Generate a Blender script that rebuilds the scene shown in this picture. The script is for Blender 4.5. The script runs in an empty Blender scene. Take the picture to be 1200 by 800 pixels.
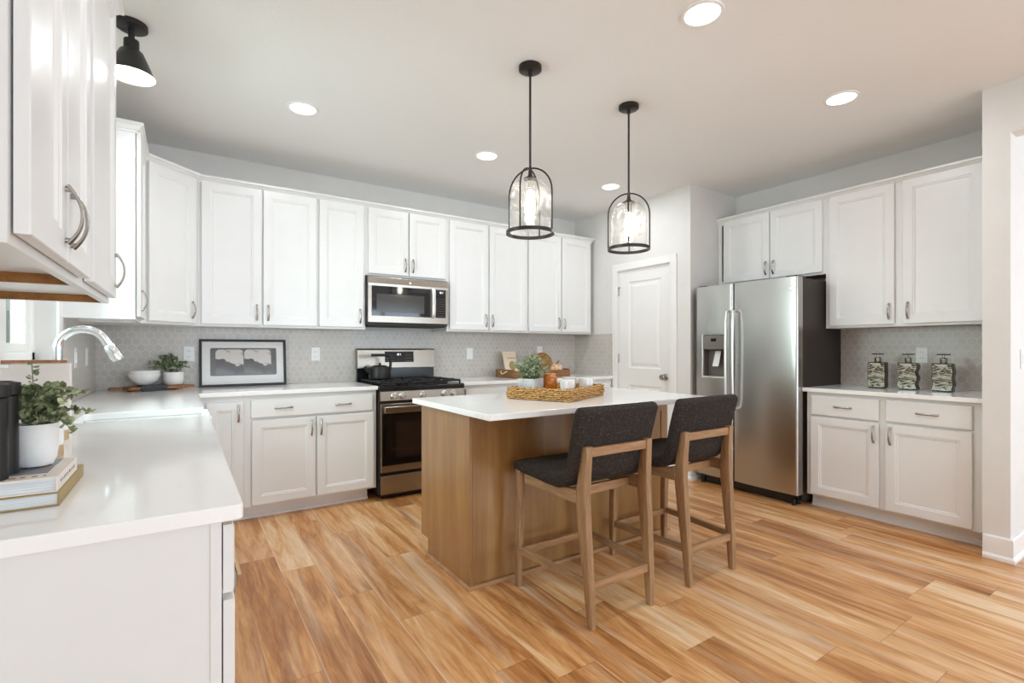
import bpy, bmesh, math, random
from mathutils import Vector, Matrix
random.seed(7)
SC = bpy.context.scene
COL = SC.collection
PI = math.pi

# ------------------------------------------------------------------ camera
H = 2.73                                   # ceiling height
F_PX, YAW, EYE, HOR = 580.67, 0.5854, 1.2137, 408.04
cam = bpy.data.cameras.new('camera')
cam.sensor_fit = 'HORIZONTAL'; cam.sensor_width = 36.0
cam.lens = 36.0 * F_PX / 1200.0
cam.shift_y = (HOR - 400.0) / 1200.0
cam.clip_start = 0.02
cam_o = bpy.data.objects.new('camera', cam); COL.objects.link(cam_o)
cam_o.location = (0, 0, EYE); cam_o.rotation_euler = (PI / 2, 0, -YAW)
SC.camera = cam_o

# ------------------------------------------------------------------ world
world = bpy.data.worlds.new('world'); SC.world = world; world.use_nodes = True
wn = world.node_tree.nodes; wl = world.node_tree.links
for n in list(wn): wn.remove(n)
wo = wn.new('ShaderNodeOutputWorld'); bg = wn.new('ShaderNodeBackground')
sky = wn.new('ShaderNodeTexSky'); sky.sky_type = 'HOSEK_WILKIE'
sky.sun_direction = (0.3, 0.5, 0.75); sky.turbidity = 6.0; sky.ground_albedo = 0.4
wl.new(sky.outputs[0], bg.inputs[0]); bg.inputs[1].default_value = 1.6
wl.new(bg.outputs[0], wo.inputs[0])

# ------------------------------------------------------------------ exposure
SC.view_settings.view_transform = 'Standard'
SC.view_settings.look = 'None'
SC.view_settings.gamma = 1.0
SC.view_settings.use_curve_mapping = False
SC.view_settings.exposure = 0.45
SC.cycles.max_bounces = 10; SC.cycles.diffuse_bounces = 6; SC.cycles.glossy_bounces = 5
SC.cycles.transparent_max_bounces = 16
SC.cycles.sample_clamp_indirect = 6.0
SC.cycles.use_denoising = True
SC.cycles.caustics_reflective = False; SC.cycles.caustics_refractive = False

def area(name, loc, rot, sx, sy, power, color, shape='RECTANGLE', spread=PI):
    l = bpy.data.lights.new(name, 'AREA'); l.shape = shape; l.size = sx
    if shape in ('RECTANGLE', 'ELLIPSE'): l.size_y = sy
    l.energy = power; l.color = color; l.spread = spread
    o = bpy.data.objects.new(name, l); COL.objects.link(o)
    o.location = loc; o.rotation_euler = rot
    return o
DAY = (0.72, 0.87, 1.0)
TILT = math.radians(20)                   # added upward aim of the unseen window lamps, to brighten the ceiling
WIN_P, WIN_L, CAN_P, FLUSH_P = 84.0, 200.0, 4.6, 3.0
# daylight through the glazing of the rooms behind the camera and through the sink window
area('daylight_front_a', (1.2, -4.42, 1.3), (PI / 2 + TILT, 0, 0), 2.2, 2.0, WIN_P, DAY)
area('daylight_front_b', (4.4, -4.42, 1.3), (PI / 2 + TILT, 0, 0), 2.2, 2.0, WIN_P, DAY)
area('daylight_hall', (7.9, -1.6, 1.3), (0, PI / 2 + TILT, 0), 2.0, 2.2, WIN_P * 0.7, DAY)
area('daylight_sink_window', (-1.75, 2.70, 2.05), (0, -PI / 2 + 0.18, 0), 1.9, 2.0, WIN_L, (0.90, 0.95, 1.0))

# ------------------------------------------------------------------ materials
def lin(c):
    return tuple((v / 255 / 12.92) if v / 255 <= 0.04045 else ((v / 255 + 0.055) / 1.055) ** 2.4 for v in c)
class NT:
    """small helper around a material's node tree"""
    def __init__(s, name, rough=0.5, metal=0.0, color=(200, 200, 200), spec=None):
        s.m = bpy.data.materials.new(name); s.m.use_nodes = True
        s.t = s.m.node_tree; s.b = s.t.nodes['Principled BSDF']
        s.b.inputs['Base Color'].default_value = (*lin(color), 1)
        s.b.inputs['Roughness'].default_value = rough; s.b.inputs['Metallic'].default_value = metal
        if spec is not None: s.b.inputs['Specular IOR Level'].default_value = spec
    def n(s, typ, **kw):
        nd = s.t.nodes.new(typ)
        for k, v in kw.items(): setattr(nd, k, v)
        return nd
    def l(s, a, b): s.t.links.new(a, b)
    def math(s, op, a, b=None, c=None):
        nd = s.n('ShaderNodeMath', operation=op)
        for i, v in enumerate((a, b, c)):
            if v is None: continue
            if isinstance(v, (int, float)): nd.inputs[i].default_value = v
            else: s.l(v, nd.inputs[i])
        return nd.outputs[0]
    def co(s, scale=(1, 1, 1), loc=(0, 0, 0)):
        tc = s.n('ShaderNodeTexCoord'); mp = s.n('ShaderNodeMapping')
        mp.inputs['Scale'].default_value = scale; mp.inputs['Location'].default_value = loc
        s.l(tc.outputs['Object'], mp.inputs['Vector']); return mp.outputs[0]
    def noise(s, vec, scale, detail=3, rough=0.55, dist=0.0):
        nd = s.n('ShaderNodeTexNoise'); nd.inputs['Scale'].default_value = scale
        nd.inputs['Detail'].default_value = detail; nd.inputs['Roughness'].default_value = rough
        nd.inputs['Distortion'].default_value = dist
        if vec is not None: s.l(vec, nd.inputs['Vector'])
        return nd.outputs['Fac']
    def ramp(s, fac, stops, interp='LINEAR'):
        nd = s.n('ShaderNodeValToRGB'); r = nd.color_ramp; r.interpolation = interp
        while len(r.elements) > 1: r.elements.remove(r.elements[-1])
        r.elements[0].position = stops[0][0]; r.elements[0].color = (*lin(stops[0][1]), 1)
        for p, c in stops[1:]:
            e = r.elements.new(p); e.color = (*lin(c), 1)
        s.l(fac, nd.inputs[0]); return nd.outputs[0]
    def mix(s, fac, a, b, blend='MIX'):
        nd = s.n('ShaderNodeMix', data_type='RGBA', blend_type=blend)
        for i, v in ((0, fac), (6, a), (7, b)):
            if isinstance(v, (int, float)): nd.inputs[i].default_value = v
            elif isinstance(v, tuple): nd.inputs[i].default_value = (*lin(v), 1)
            else: s.l(v, nd.inputs[i])
        return nd.outputs[2]
    def base(s, sock): s.l(sock, s.b.inputs['Base Color'])
    def bump(s, h, strength=0.1, dist=0.01):
        nd = s.n('ShaderNodeBump'); nd.inputs['Strength'].default_value = strength
        nd.inputs['Distance'].default_value = dist
        s.l(h, nd.inputs['Height']); s.l(nd.outputs[0], s.b.inputs['Normal'])

def plain(name, color, rough=0.5, metal=0.0, var=0.03, scale=6.0, spec=None):
    k = NT(name, rough, metal, color, spec)
    if var:
        f = k.noise(k.co(), scale)
        a = tuple(max(0, c * (1 - var)) for c in color); b = tuple(min(255, c * (1 + var)) for c in color)
        k.base(k.ramp(f, [(0.3, a), (0.7, b)]))
    return k.m
def wood(name, dark, mid, light, axis='z', scale=1.0, rough=0.45, grain=0.5):
    k = NT(name, rough)
    sc = {'x': (1.2, 14, 14), 'y': (14, 1.2, 14), 'z': (14, 14, 1.2)}[axis]
    v = k.co(tuple(q * scale for q in sc))
    f1 = k.noise(v, 2.2, 5, 0.6, 0.6); f2 = k.noise(v, 12.0, 3, 0.6)
    f = k.math('ADD', k.math('MULTIPLY', f1, 1 - grain * 0.5), k.math('MULTIPLY', f2, grain * 0.5))
    k.base(k.ramp(f, [(0.28, dark), (0.5, mid), (0.72, light)]))
    k.bump(f2, 0.12, 0.002)
    return k.m

M = {}
M['cabinet'] = plain('cabinet_white_paint', (228, 227, 225), 0.32, var=0.006)
M['wall'] = plain('wall_greige_paint', (221, 218, 214), 0.75, var=0.008)
M['trimw'] = plain('trim_white_paint', (235, 233, 230), 0.38, var=0.006)
M['brownedge'] = wood('raw_cabinet_edge', (118, 72, 20), (150, 98, 38), (172, 118, 56), 'x', 1.0, 0.5)
M['darkgap'] = plain('dark_gap', (30, 28, 26), 0.8)
k = NT('ceiling_textured_paint', 0.9, 0, (236, 236, 235)); k.bump(k.noise(k.co(), 42, 4, 0.6), 0.25, 0.006); M['ceiling'] = k.m

# quartz
k = NT('white_quartz', 0.09, 0, (242, 241, 239))
v = k.co()
f1 = k.noise(v, 5, 5, 0.6, 1.5); f2 = k.noise(v, 60, 4, 0.7)
c1 = k.ramp(f1, [(0.0, (244, 243, 241)), (0.62, (244, 243, 241)), (0.70, (232, 231, 229)), (1.0, (242, 241, 239))])
c2 = k.ramp(f2, [(0.0, (170, 168, 166)), (0.26, (208, 207, 205)), (0.33, (255, 255, 255)), (1, (255, 255, 255))])
k.base(k.mix(0.65, c1, c2, 'MULTIPLY')); M['quartz'] = k.m

# floor planks running along Y
k = NT('oak_plank_floor', 0.34)
tc = k.n('ShaderNodeTexCoord'); sp = k.n('ShaderNodeSeparateXYZ'); k.l(tc.outputs['Object'], sp.inputs[0])
px = k.math('DIVIDE', k.math('ADD', sp.outputs[0], 20.03), 0.178)
row = k.math('FLOOR', px); fx = k.math('FRACT', px)
wn1 = k.n('ShaderNodeTexWhiteNoise', noise_dimensions='1D'); k.l(row, wn1.inputs['W'])
py = k.math('ADD', k.math('DIVIDE', k.math('ADD', sp.outputs[1], 20.0), 1.22), k.math('MULTIPLY', wn1.outputs['Value'], 7.3))
pid = k.math('FLOOR', py); fy = k.math('FRACT', py)
cb = k.n('ShaderNodeCombineXYZ'); k.l(row, cb.inputs[0]); k.l(pid, cb.inputs[1])
wn2 = k.n('ShaderNodeTexWhiteNoise', noise_dimensions='2D'); k.l(cb.outputs[0], wn2.inputs['Vector'])
hsh = wn2.outputs['Value']
cv = k.n('ShaderNodeCombineXYZ')
k.l(k.math('ADD', k.math('MULTIPLY', sp.outputs[0], 9.0), k.math('MULTIPLY', hsh, 31.0)), cv.inputs[0])
k.l(k.math('ADD', k.math('MULTIPLY', sp.outputs[1], 0.9), k.math('MULTIPLY', hsh, 57.0)), cv.inputs[1])
g1 = k.noise(cv.outputs[0], 1.3, 5, 0.62, 1.1)
g2 = k.noise(cv.outputs[0], 9.0, 4, 0.6, 0.3)
g3 = k.noise(cv.outputs[0], 0.5, 2, 0.5)
grain = k.math('ADD', k.math('MULTIPLY', g1, 0.76), k.math('MULTIPLY', g2, 0.24))
tone = k.math('ADD', k.math('MULTIPLY', k.math('SUBTRACT', hsh, 0.5), 0.17), k.math('ADD', grain, k.math('MULTIPLY', k.math('SUBTRACT', g3, 0.5), 0.25)))
colr = k.ramp(tone, [(0.22, (124, 74, 36)), (0.38, (172, 114, 64)), (0.50, (207, 149, 92)), (0.61, (224, 179, 128)), (0.78, (240, 216, 186))])
ex = k.math('MINIMUM', fx, k.math('SUBTRACT', 1.0, fx)); ey = k.math('MINIMUM', fy, k.math('SUBTRACT', 1.0, fy))
gap = k.math('MAXIMUM', k.math('LESS_THAN', ex, 0.006), k.math('LESS_THAN', ey, 0.0012))
cs = k.n('ShaderNodeCombineXYZ')                    # pale sapwood streaks running along the boards
k.l(k.math('ADD', k.math('MULTIPLY', sp.outputs[0], 7.5), k.math('MULTIPLY', hsh, 13.0)), cs.inputs[0]); k.l(k.math('MULTIPLY', sp.outputs[1], 0.55), cs.inputs[1])
sap = k.noise(cs.outputs[0], 1.0, 3, 0.5, 0.4)
sapm = k.n('ShaderNodeMapRange'); sapm.inputs['From Min'].default_value = 0.53; sapm.inputs['From Max'].default_value = 0.74; k.l(sap, sapm.inputs['Value'])
colr = k.mix(k.math('MULTIPLY', sapm.outputs[0], 0.58), colr, (238, 214, 184))
edgep = k.math('MULTIPLY', k.math('LESS_THAN', fx, 0.045), k.math('GREATER_THAN', wn1.outputs['Value'], 0.35))
colr = k.mix(k.math('MULTIPLY', edgep, 0.28), colr, (240, 220, 194))
k.base(k.mix(k.math('MULTIPLY', gap, 0.45), colr, (112, 70, 38)))
k.bump(k.math('SUBTRACT', k.math('MULTIPLY', g2, 0.25), gap), 0.12, 0.003)
k.l(k.math('ADD', 0.28, k.math('MULTIPLY', g2, 0.16)), k.b.inputs['Roughness'])
M['floor'] = k.m

def hexmat(name, ax, tile, tile2, grout, size=0.052):
    k = NT(name, 0.28)
    tc = k.n('ShaderNodeTexCoord'); sp = k.n('ShaderNodeSeparateXYZ'); k.l(tc.outputs['Object'], sp.inputs[0])
    u = k.math('ADD', k.math('DIVIDE', sp.outputs[ax], size), 200.0)
    w = k.math('ADD', k.math('DIVIDE', sp.outputs[2], size), 200.0)
    s3 = math.sqrt(3)
    def cell(uu, ww):
        return (k.math('SUBTRACT', k.math('FLOORED_MODULO', uu, 1.0), 0.5), k.math('SUBTRACT', k.math('FLOORED_MODULO', ww, s3), s3 / 2))
    a = cell(u, w); b = cell(k.math('SUBTRACT', u, 0.5), k.math('SUBTRACT', w, s3 / 2))
    la = k.math('ADD', k.math('MULTIPLY', a[0], a[0]), k.math('MULTIPLY', a[1], a[1]))
    lb = k.math('ADD', k.math('MULTIPLY', b[0], b[0]), k.math('MULTIPLY', b[1], b[1]))
    sel = k.math('LESS_THAN', la, lb); inv = k.math('SUBTRACT', 1.0, sel)
    gx = k.math('ADD', k.math('MULTIPLY', a[0], sel), k.math('MULTIPLY', b[0], inv))
    gy = k.math('ADD', k.math('MULTIPLY', a[1], sel), k.math('MULTIPLY', b[1], inv))
    axx = k.math('ABSOLUTE', gx); ay = k.math('ABSOLUTE', gy)
    d = k.math('MAXIMUM', axx, k.math('ADD', k.math('MULTIPLY', axx, 0.5), k.math('MULTIPLY', ay, s3 / 2)))
    edge = k.math('SUBTRACT', 0.5, d)
    g = k.math('LESS_THAN', edge, 0.045)
    cb = k.n('ShaderNodeCombineXYZ')
    k.l(k.math('ROUND', k.math('MULTIPLY', k.math('SUBTRACT', u, gx), 2.0)), cb.inputs[0])
    k.l(k.math('ROUND', k.math('MULTIPLY', k.math('SUBTRACT', w, gy), 2.0)), cb.inputs[1])
    wn_ = k.n('ShaderNodeTexWhiteNoise', noise_dimensions='2D'); k.l(cb.outputs[0], wn_.inputs['Vector'])
    f = k.noise(k.co(), 40, 3)
    t = k.ramp(k.math('ADD', k.math('MULTIPLY', wn_.outputs['Value'], 0.6), k.math('MULTIPLY', f, 0.4)), [(0.1, tile), (0.9, tile2)])
    k.base(k.mix(g, t, grout)); k.bump(k.math('SUBTRACT', 1.0, g), 0.25, 0.002)
    return k.m
TILE = ((190, 182, 174), (201, 194, 187), (212, 206, 199))
M['tile_x'] = hexmat('hex_tile_along_x', 0, *TILE)
M['tile_y'] = hexmat('hex_tile_along_y', 1, *TILE)

def steel(name, color, rough, axis='x', bump=0.03):
    k = NT(name, rough, 1.0, color)
    sc = {'x': (2, 2, 260), 'z': (260, 260, 2), 'y': (260, 2, 260)}[axis]
    f = k.noise(k.co(sc), 1.0, 2)
    k.l(k.math('ADD', rough - 0.005, k.math('MULTIPLY', f, 0.01)), k.b.inputs['Roughness'])
    return k.m
M['steel'] = steel('brushed_stainless', (158, 150, 140), 0.27)
M['steelfridge'] = steel('fridge_stainless', (188, 186, 182), 0.25)
M['steelbright'] = steel('bright_stainless', (232, 231, 229), 0.36, 'z')
M['nickel'] = plain('satin_nickel', (176, 170, 163), 0.24, 1.0, 0.02)
M['chrome'] = plain('polished_chrome', (232, 236, 239), 0.16, 1.0, 0.01)
M['blackmetal'] = plain('matte_black_metal', (38, 36, 35), 0.42, 0.35, 0.05)
M['bronze'] = plain('dark_bronze_metal', (52, 46, 42), 0.38, 0.6, 0.05)
M['blackglass'] = plain('black_oven_glass', (12, 11, 11), 0.05, 0, 0.02)
M['blackenamel'] = plain('black_enamel', (24, 23, 23), 0.22, 0, 0.05)
M['castiron'] = plain('cast_iron', (30, 29, 29), 0.62, 0.1, 0.1, 60)
M['darkside'] = plain('appliance_dark_side', (54, 46, 40), 0.5, 0.2, 0.05)
M['greyplastic'] = plain('grey_plastic', (120, 114, 108), 0.4, 0.2, 0.03)
M['whiteplastic'] = plain('white_plastic', (238, 237, 235), 0.3, 0, 0.005)
M['ceramic'] = plain('white_ceramic', (238, 236, 233), 0.22, 0, 0.01)
M['ceramicmatte'] = plain('matte_white_ceramic', (228, 226, 223), 0.55, 0, 0.015, 30)
M['boardcream'] = plain('cream_board', (220, 210, 202), 0.5, 0, 0.01)
M['fireclay'] = plain('white_fireclay', (243, 243, 242), 0.12, 0, 0.005)
M['bookpages'] = None
M['wood_stool'] = wood('weathered_oak', (112, 82, 54), (152, 116, 80), (182, 146, 108), 'z', 1.4, 0.55, 0.7)
M['wood_stool_y'] = wood('weathered_oak_rail_y', (116, 88, 62), (156, 122, 88), (184, 150, 114), 'y', 1.4, 0.55, 0.7)
M['wood_stool_x'] = wood('weathered_oak_rail_x', (118, 86, 56), (160, 120, 82), (188, 148, 106), 'x', 1.4, 0.55, 0.7)
M['island'] = wood('stained_maple', (126, 86, 38), (149, 105, 52), (168, 127, 72), 'z', 0.45, 0.4, 0.35)
ib = M['island'].node_tree.nodes['Principled BSDF']; ib.inputs['Coat Weight'].default_value = 1.0; ib.inputs['Coat Roughness'].default_value = 0.28; ib.inputs['Coat IOR'].default_value = 1.6
M['islandlight'] = wood('stained_maple_moulding', (150, 108, 70), (172, 130, 90), (190, 150, 110), 'x', 0.6, 0.4, 0.3)
M['boardwood'] = wood('acacia_board', (92, 54, 26), (142, 90, 48), (176, 122, 72), 'x', 0.9, 0.45, 0.5)
M['traywood'] = wood('rustic_tray_wood', (88, 58, 30), (128, 88, 50), (160, 116, 72), 'x', 0.9, 0.6, 0.6)
M['palewood'] = wood('pale_wood', (176, 144, 106), (196, 166, 128), (210, 184, 148), 'x', 0.9, 0.5, 0.4)
M['sillwood'] = wood('sill_wood', (120, 74, 40), (158, 104, 62), (184, 132, 88), 'y', 0.8, 0.45, 0.4)
# tweed
k = NT('charcoal_tweed', 0.95, 0, (60, 54, 50), 0.2)
v = k.co(); f = k.noise(v, 240, 2, 0.7); f2 = k.noise(v, 95, 2, 0.6)
k.base(k.mix(0.5, k.ramp(f, [(0.34, (30, 26, 24)), (0.52, (54, 47, 43)), (0.68, (86, 76, 70))]), k.ramp(f2, [(0.35, (34, 30, 27)), (0.62, (60, 52, 47)), (0.74, (112, 102, 95))])))
k.bump(f, 0.5, 0.003); M['tweed'] = k.m
# foliage
def leafmat(name, a, b, c):
    k = NT(name, 0.55); f = k.noise(k.co(), 55, 2)
    k.base(k.ramp(f, [(0.3, a), (0.52, b), (0.72, c)])); return k.m
M['euc'] = leafmat('eucalyptus_leaf', (62, 72, 50), (128, 137, 98), (202, 205, 162))
M['leaf2'] = leafmat('boxwood_leaf', (76, 88, 64), (128, 142, 106), (188, 196, 164))
M['leaf3'] = leafmat('pale_herb_leaf', (98, 112, 82), (150, 162, 126), (204, 208, 178))
M['stem'] = plain('plant_stem', (104, 98, 70), 0.7)
M['soil'] = plain('potting_soil', (48, 40, 34), 0.95, 0, 0.2, 80)
M['hedge'] = leafmat('garden_leaf', (70, 110, 84), (120, 168, 136), (180, 214, 190))
# rattan
k = NT('woven_rattan', 0.7)
v = k.co((1, 1, 1)); w1 = k.n('ShaderNodeTexWave', wave_type='BANDS', bands_direction='Z'); w1.inputs['Scale'].default_value = 26
w1.inputs['Distortion'].default_value = 7; w1.inputs['Detail'].default_value = 2; w1.inputs['Detail Scale'].default_value = 2.2
k.l(v, w1.inputs['Vector']); f = k.noise(v, 70, 3)
t = k.math('ADD', k.math('MULTIPLY', w1.outputs['Fac'], 0.6), k.math('MULTIPLY', f, 0.4))
k.base(k.ramp(t, [(0.2, (98, 60, 24)), (0.42, (176, 122, 58)), (0.68, (208, 160, 92)), (0.9, (228, 192, 134))])); k.bump(t, 0.9, 0.006)
M['rattan'] = k.m
k = NT('amber_glazed', 0.18, 0, (196, 112, 36)); k.base(k.ramp(k.noise(k.co(), 24, 3), [(0.3, (164, 84, 22)), (0.55, (202, 120, 40)), (0.75, (226, 158, 80))])); M['amber'] = k.m
k = NT('speckled_orange', 0.6); k.base(k.ramp(k.noise(k.co(), 90, 2), [(0.4, (206, 150, 96)), (0.52, (226, 176, 130)), (0.6, (244, 228, 210))])); M['speckle'] = k.m
k = NT('galvanised_grey', 0.5, 0.1); k.base(k.ramp(k.noise(k.co(), 30, 3), [(0.3, (176, 175, 174)), (0.7, (208, 206, 204))])); M['galv'] = k.m
M['cloth'] = plain('charcoal_linen', (66, 66, 70), 0.95, 0, 0.12, 120)
M['rope'] = plain('jute_rope', (214, 188, 150), 0.9, 0, 0.1, 120)
M['paper'] = plain('cream_paper', (226, 206, 180), 0.7, 0, 0.02)
M['ink'] = plain('grey_ink', (104, 96, 92), 0.7)
M['mat'] = plain('white_mat_board', (246, 245, 243), 0.6, 0, 0.004)
# photo print: grey card with a pale sky above a dark jagged ridge
k = NT('mountain_print', 0.35)
tc = k.n('ShaderNodeTexCoord'); sp = k.n('ShaderNodeSeparateXYZ'); k.l(tc.outputs['Object'], sp.inputs[0])
ridge = k.noise(k.co((1, 1, 0.25)), 11, 3, 0.5, 0.2); fine = k.noise(k.co((1, 1, 1)), 40, 4, 0.7); cl_ = k.noise(k.co((1, 1, 2.2)), 9, 2, 0.5)
hz = k.math('ADD', k.math('MULTIPLY', sp.outputs[2], 5.0), k.math('MULTIPLY', k.math('SUBTRACT', ridge, 0.5), 0.55))
hz = k.math('ADD', hz, k.math('MULTIPLY', k.math('SUBTRACT', fine, 0.5), 0.22)); hz = k.math('ADD', hz, k.math('MULTIPLY', sp.outputs[0], 1.0))
land = k.ramp(hz, [(0.12, (104, 100, 100)), (0.30, (62, 58, 58)), (0.50, (28, 25, 24)), (0.60, (56, 51, 49)), (0.64, (226, 220, 214)), (1.0, (236, 230, 224))])
k.base(k.mix(k.math('GREATER_THAN', hz, 0.66), land, k.ramp(k.math('ADD', cl_, k.math('MULTIPLY', sp.outputs[2], -0.9)), [(0.18, (120, 112, 106)), (0.30, (224, 218, 212))])))
M['print'] = k.m
M['printcard'] = plain('print_card_grey', (70, 68, 70), 0.4)
M['picglass'] = None
def thin_glass(name, tint, refl_rough=0.03, amount=None, bumps=False):
    m = bpy.data.materials.new(name); m.use_nodes = True; t = m.node_tree
    for n in list(t.nodes): t.nodes.remove(n)
    o = t.nodes.new('ShaderNodeOutputMaterial'); mx = t.nodes.new('ShaderNodeMixShader')
    tr = t.nodes.new('ShaderNodeBsdfTransparent'); gl = t.nodes.new('ShaderNodeBsdfGlossy')
    tr.inputs[0].default_value = (*lin(tint), 1); gl.inputs['Roughness'].default_value = refl_rough
    lw = t.nodes.new('ShaderNodeLayerWeight'); lw.inputs[0].default_value = 0.5
    pw = t.nodes.new('ShaderNodeMath'); pw.operation = 'POWER'; pw.inputs[1].default_value = 5.0; t.links.new(lw.outputs['Facing'], pw.inputs[0])
    fr = t.nodes.new('ShaderNodeMath'); fr.operation = 'MULTIPLY_ADD'; fr.inputs[1].default_value = 0.9; fr.inputs[2].default_value = 0.04; t.links.new(pw.outputs[0], fr.inputs[0])
    t.links.new(fr.outputs[0], mx.inputs[0]); t.links.new(tr.outputs[0], mx.inputs[1]); t.links.new(gl.outputs[0], mx.inputs[2])
    t.links.new(mx.outputs[0], o.inputs[0])
    if bumps:
        nz = t.nodes.new('ShaderNodeTexNoise'); nz.inputs['Scale'].default_value = 34; nz.inputs['Detail'].default_value = 4
        tc = t.nodes.new('ShaderNodeTexCoord'); t.links.new(tc.outputs['Object'], nz.inputs['Vector'])
        bp = t.nodes.new('ShaderNodeBump'); bp.inputs['Strength'].default_value = 0.25; bp.inputs['Distance'].default_value = 0.004
        t.links.new(nz.outputs['Fac'], bp.inputs['Height']); t.links.new(bp.outputs[0], gl.inputs['Normal']); df = t.nodes.new('ShaderNodeBsdfTranslucent'); df.inputs[0].default_value = (0.95, 0.95, 0.93, 1); m2 = t.nodes.new('ShaderNodeMixShader')
        rp = t.nodes.new('ShaderNodeValToRGB'); rp.color_ramp.elements[0].position = 0.42; rp.color_ramp.elements[1].position = 0.6
        rp.color_ramp.elements[0].color = (*lin((214, 212, 208)), 1); rp.color_ramp.elements[1].color = (*lin(tint), 1)
        rp.color_ramp.elements[0].color = (0.14, 0.14, 0.14, 1); rp.color_ramp.elements[1].color = (0.015, 0.015, 0.015, 1)
        t.links.new(nz.outputs['Fac'], rp.inputs[0]); t.links.new(rp.outputs[0], m2.inputs[0])
        t.links.new(tr.outputs[0], m2.inputs[1]); t.links.new(df.outputs[0], m2.inputs[2]); t.links.new(m2.outputs[0], mx.inputs[1])
    return m
M['seedglass'] = thin_glass('seeded_glass', (246, 245, 243), 0.05, bumps=True)
M['paneglass'] = thin_glass('window_glass', (235, 246, 242))
M['picglass'] = thin_glass('picture_glass', (253, 253, 253), 0.02)
def emit(name, color, strength):
    m = bpy.data.materials.new(name); m.use_nodes = True; b = m.node_tree.nodes['Principled BSDF']
    b.inputs['Base Color'].default_value = (0.8, 0.8, 0.8, 1)
    b.inputs['Emission Color'].default_value = (*lin(color), 1); b.inputs['Emission Strength'].default_value = strength
    return m
M['can'] = emit('recessed_lamp_lens', (255, 250, 242), 5.0)
M['bulb'] = emit('glowing_bulb', (255, 248, 238), 32.0)
M['digits'] = emit('display_digits', (225, 232, 240), 1.5)
k = NT('banded_stone_glass', 0.08)
v = k.co((1.0, 1.0, 4.2)); f = k.noise(v, 6.5, 4, 0.55, 1.6)
k.base(k.ramp(f, [(0.28, (34, 30, 26)), (0.40, (92, 88, 74)), (0.48, (206, 206, 190)), (0.54, (104, 92, 70)), (0.62, (58, 56, 48)), (0.72, (150, 164, 146)), (0.85, (196, 206, 196))]))
M['stonebottle'] = k.m
M['smokeglass'] = plain('smoked_glass_edge', (44, 40, 34), 0.08, 0, 0.05)
k = NT('page_block', 0.8); f = k.noise(k.co((1, 1, 60)), 8, 2); k.base(k.ramp(f, [(0.3, (188, 192, 196)), (0.7, (228, 228, 226))])); M['pages'] = k.m
M['cover'] = plain('pale_book_cover', (226, 214, 202), 0.45, 0, 0.01)
k = NT('dark_cover_photo', 0.3); f = k.noise(k.co(), 18, 3); k.base(k.ramp(f, [(0.35, (70, 72, 86)), (0.6, (104, 104, 116)), (0.75, (150, 128, 112))])); M['coverphoto'] = k.m
M['goldcover'] = plain('olive_gold_cover', (158, 134, 84), 0.5, 0, 0.05)
M['siding'] = None
k = NT('grey_lap_siding', 0.7); tc = k.n('ShaderNodeTexCoord'); sp = k.n('ShaderNodeSeparateXYZ'); k.l(tc.outputs['Object'], sp.inputs[0])
fr_ = k.math('FRACT', k.math('DIVIDE', sp.outputs[2], 0.12)); k.base(k.mix(k.math('LESS_THAN', fr_, 0.12), (206, 208, 206), (150, 154, 152))); M['siding'] = k.m
k = NT('lawn_grass', 0.9); k.base(k.ramp(k.noise(k.co(), 8, 4), [(0.3, (96, 140, 80)), (0.7, (150, 190, 128))])); M['lawn'] = k.m

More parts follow.
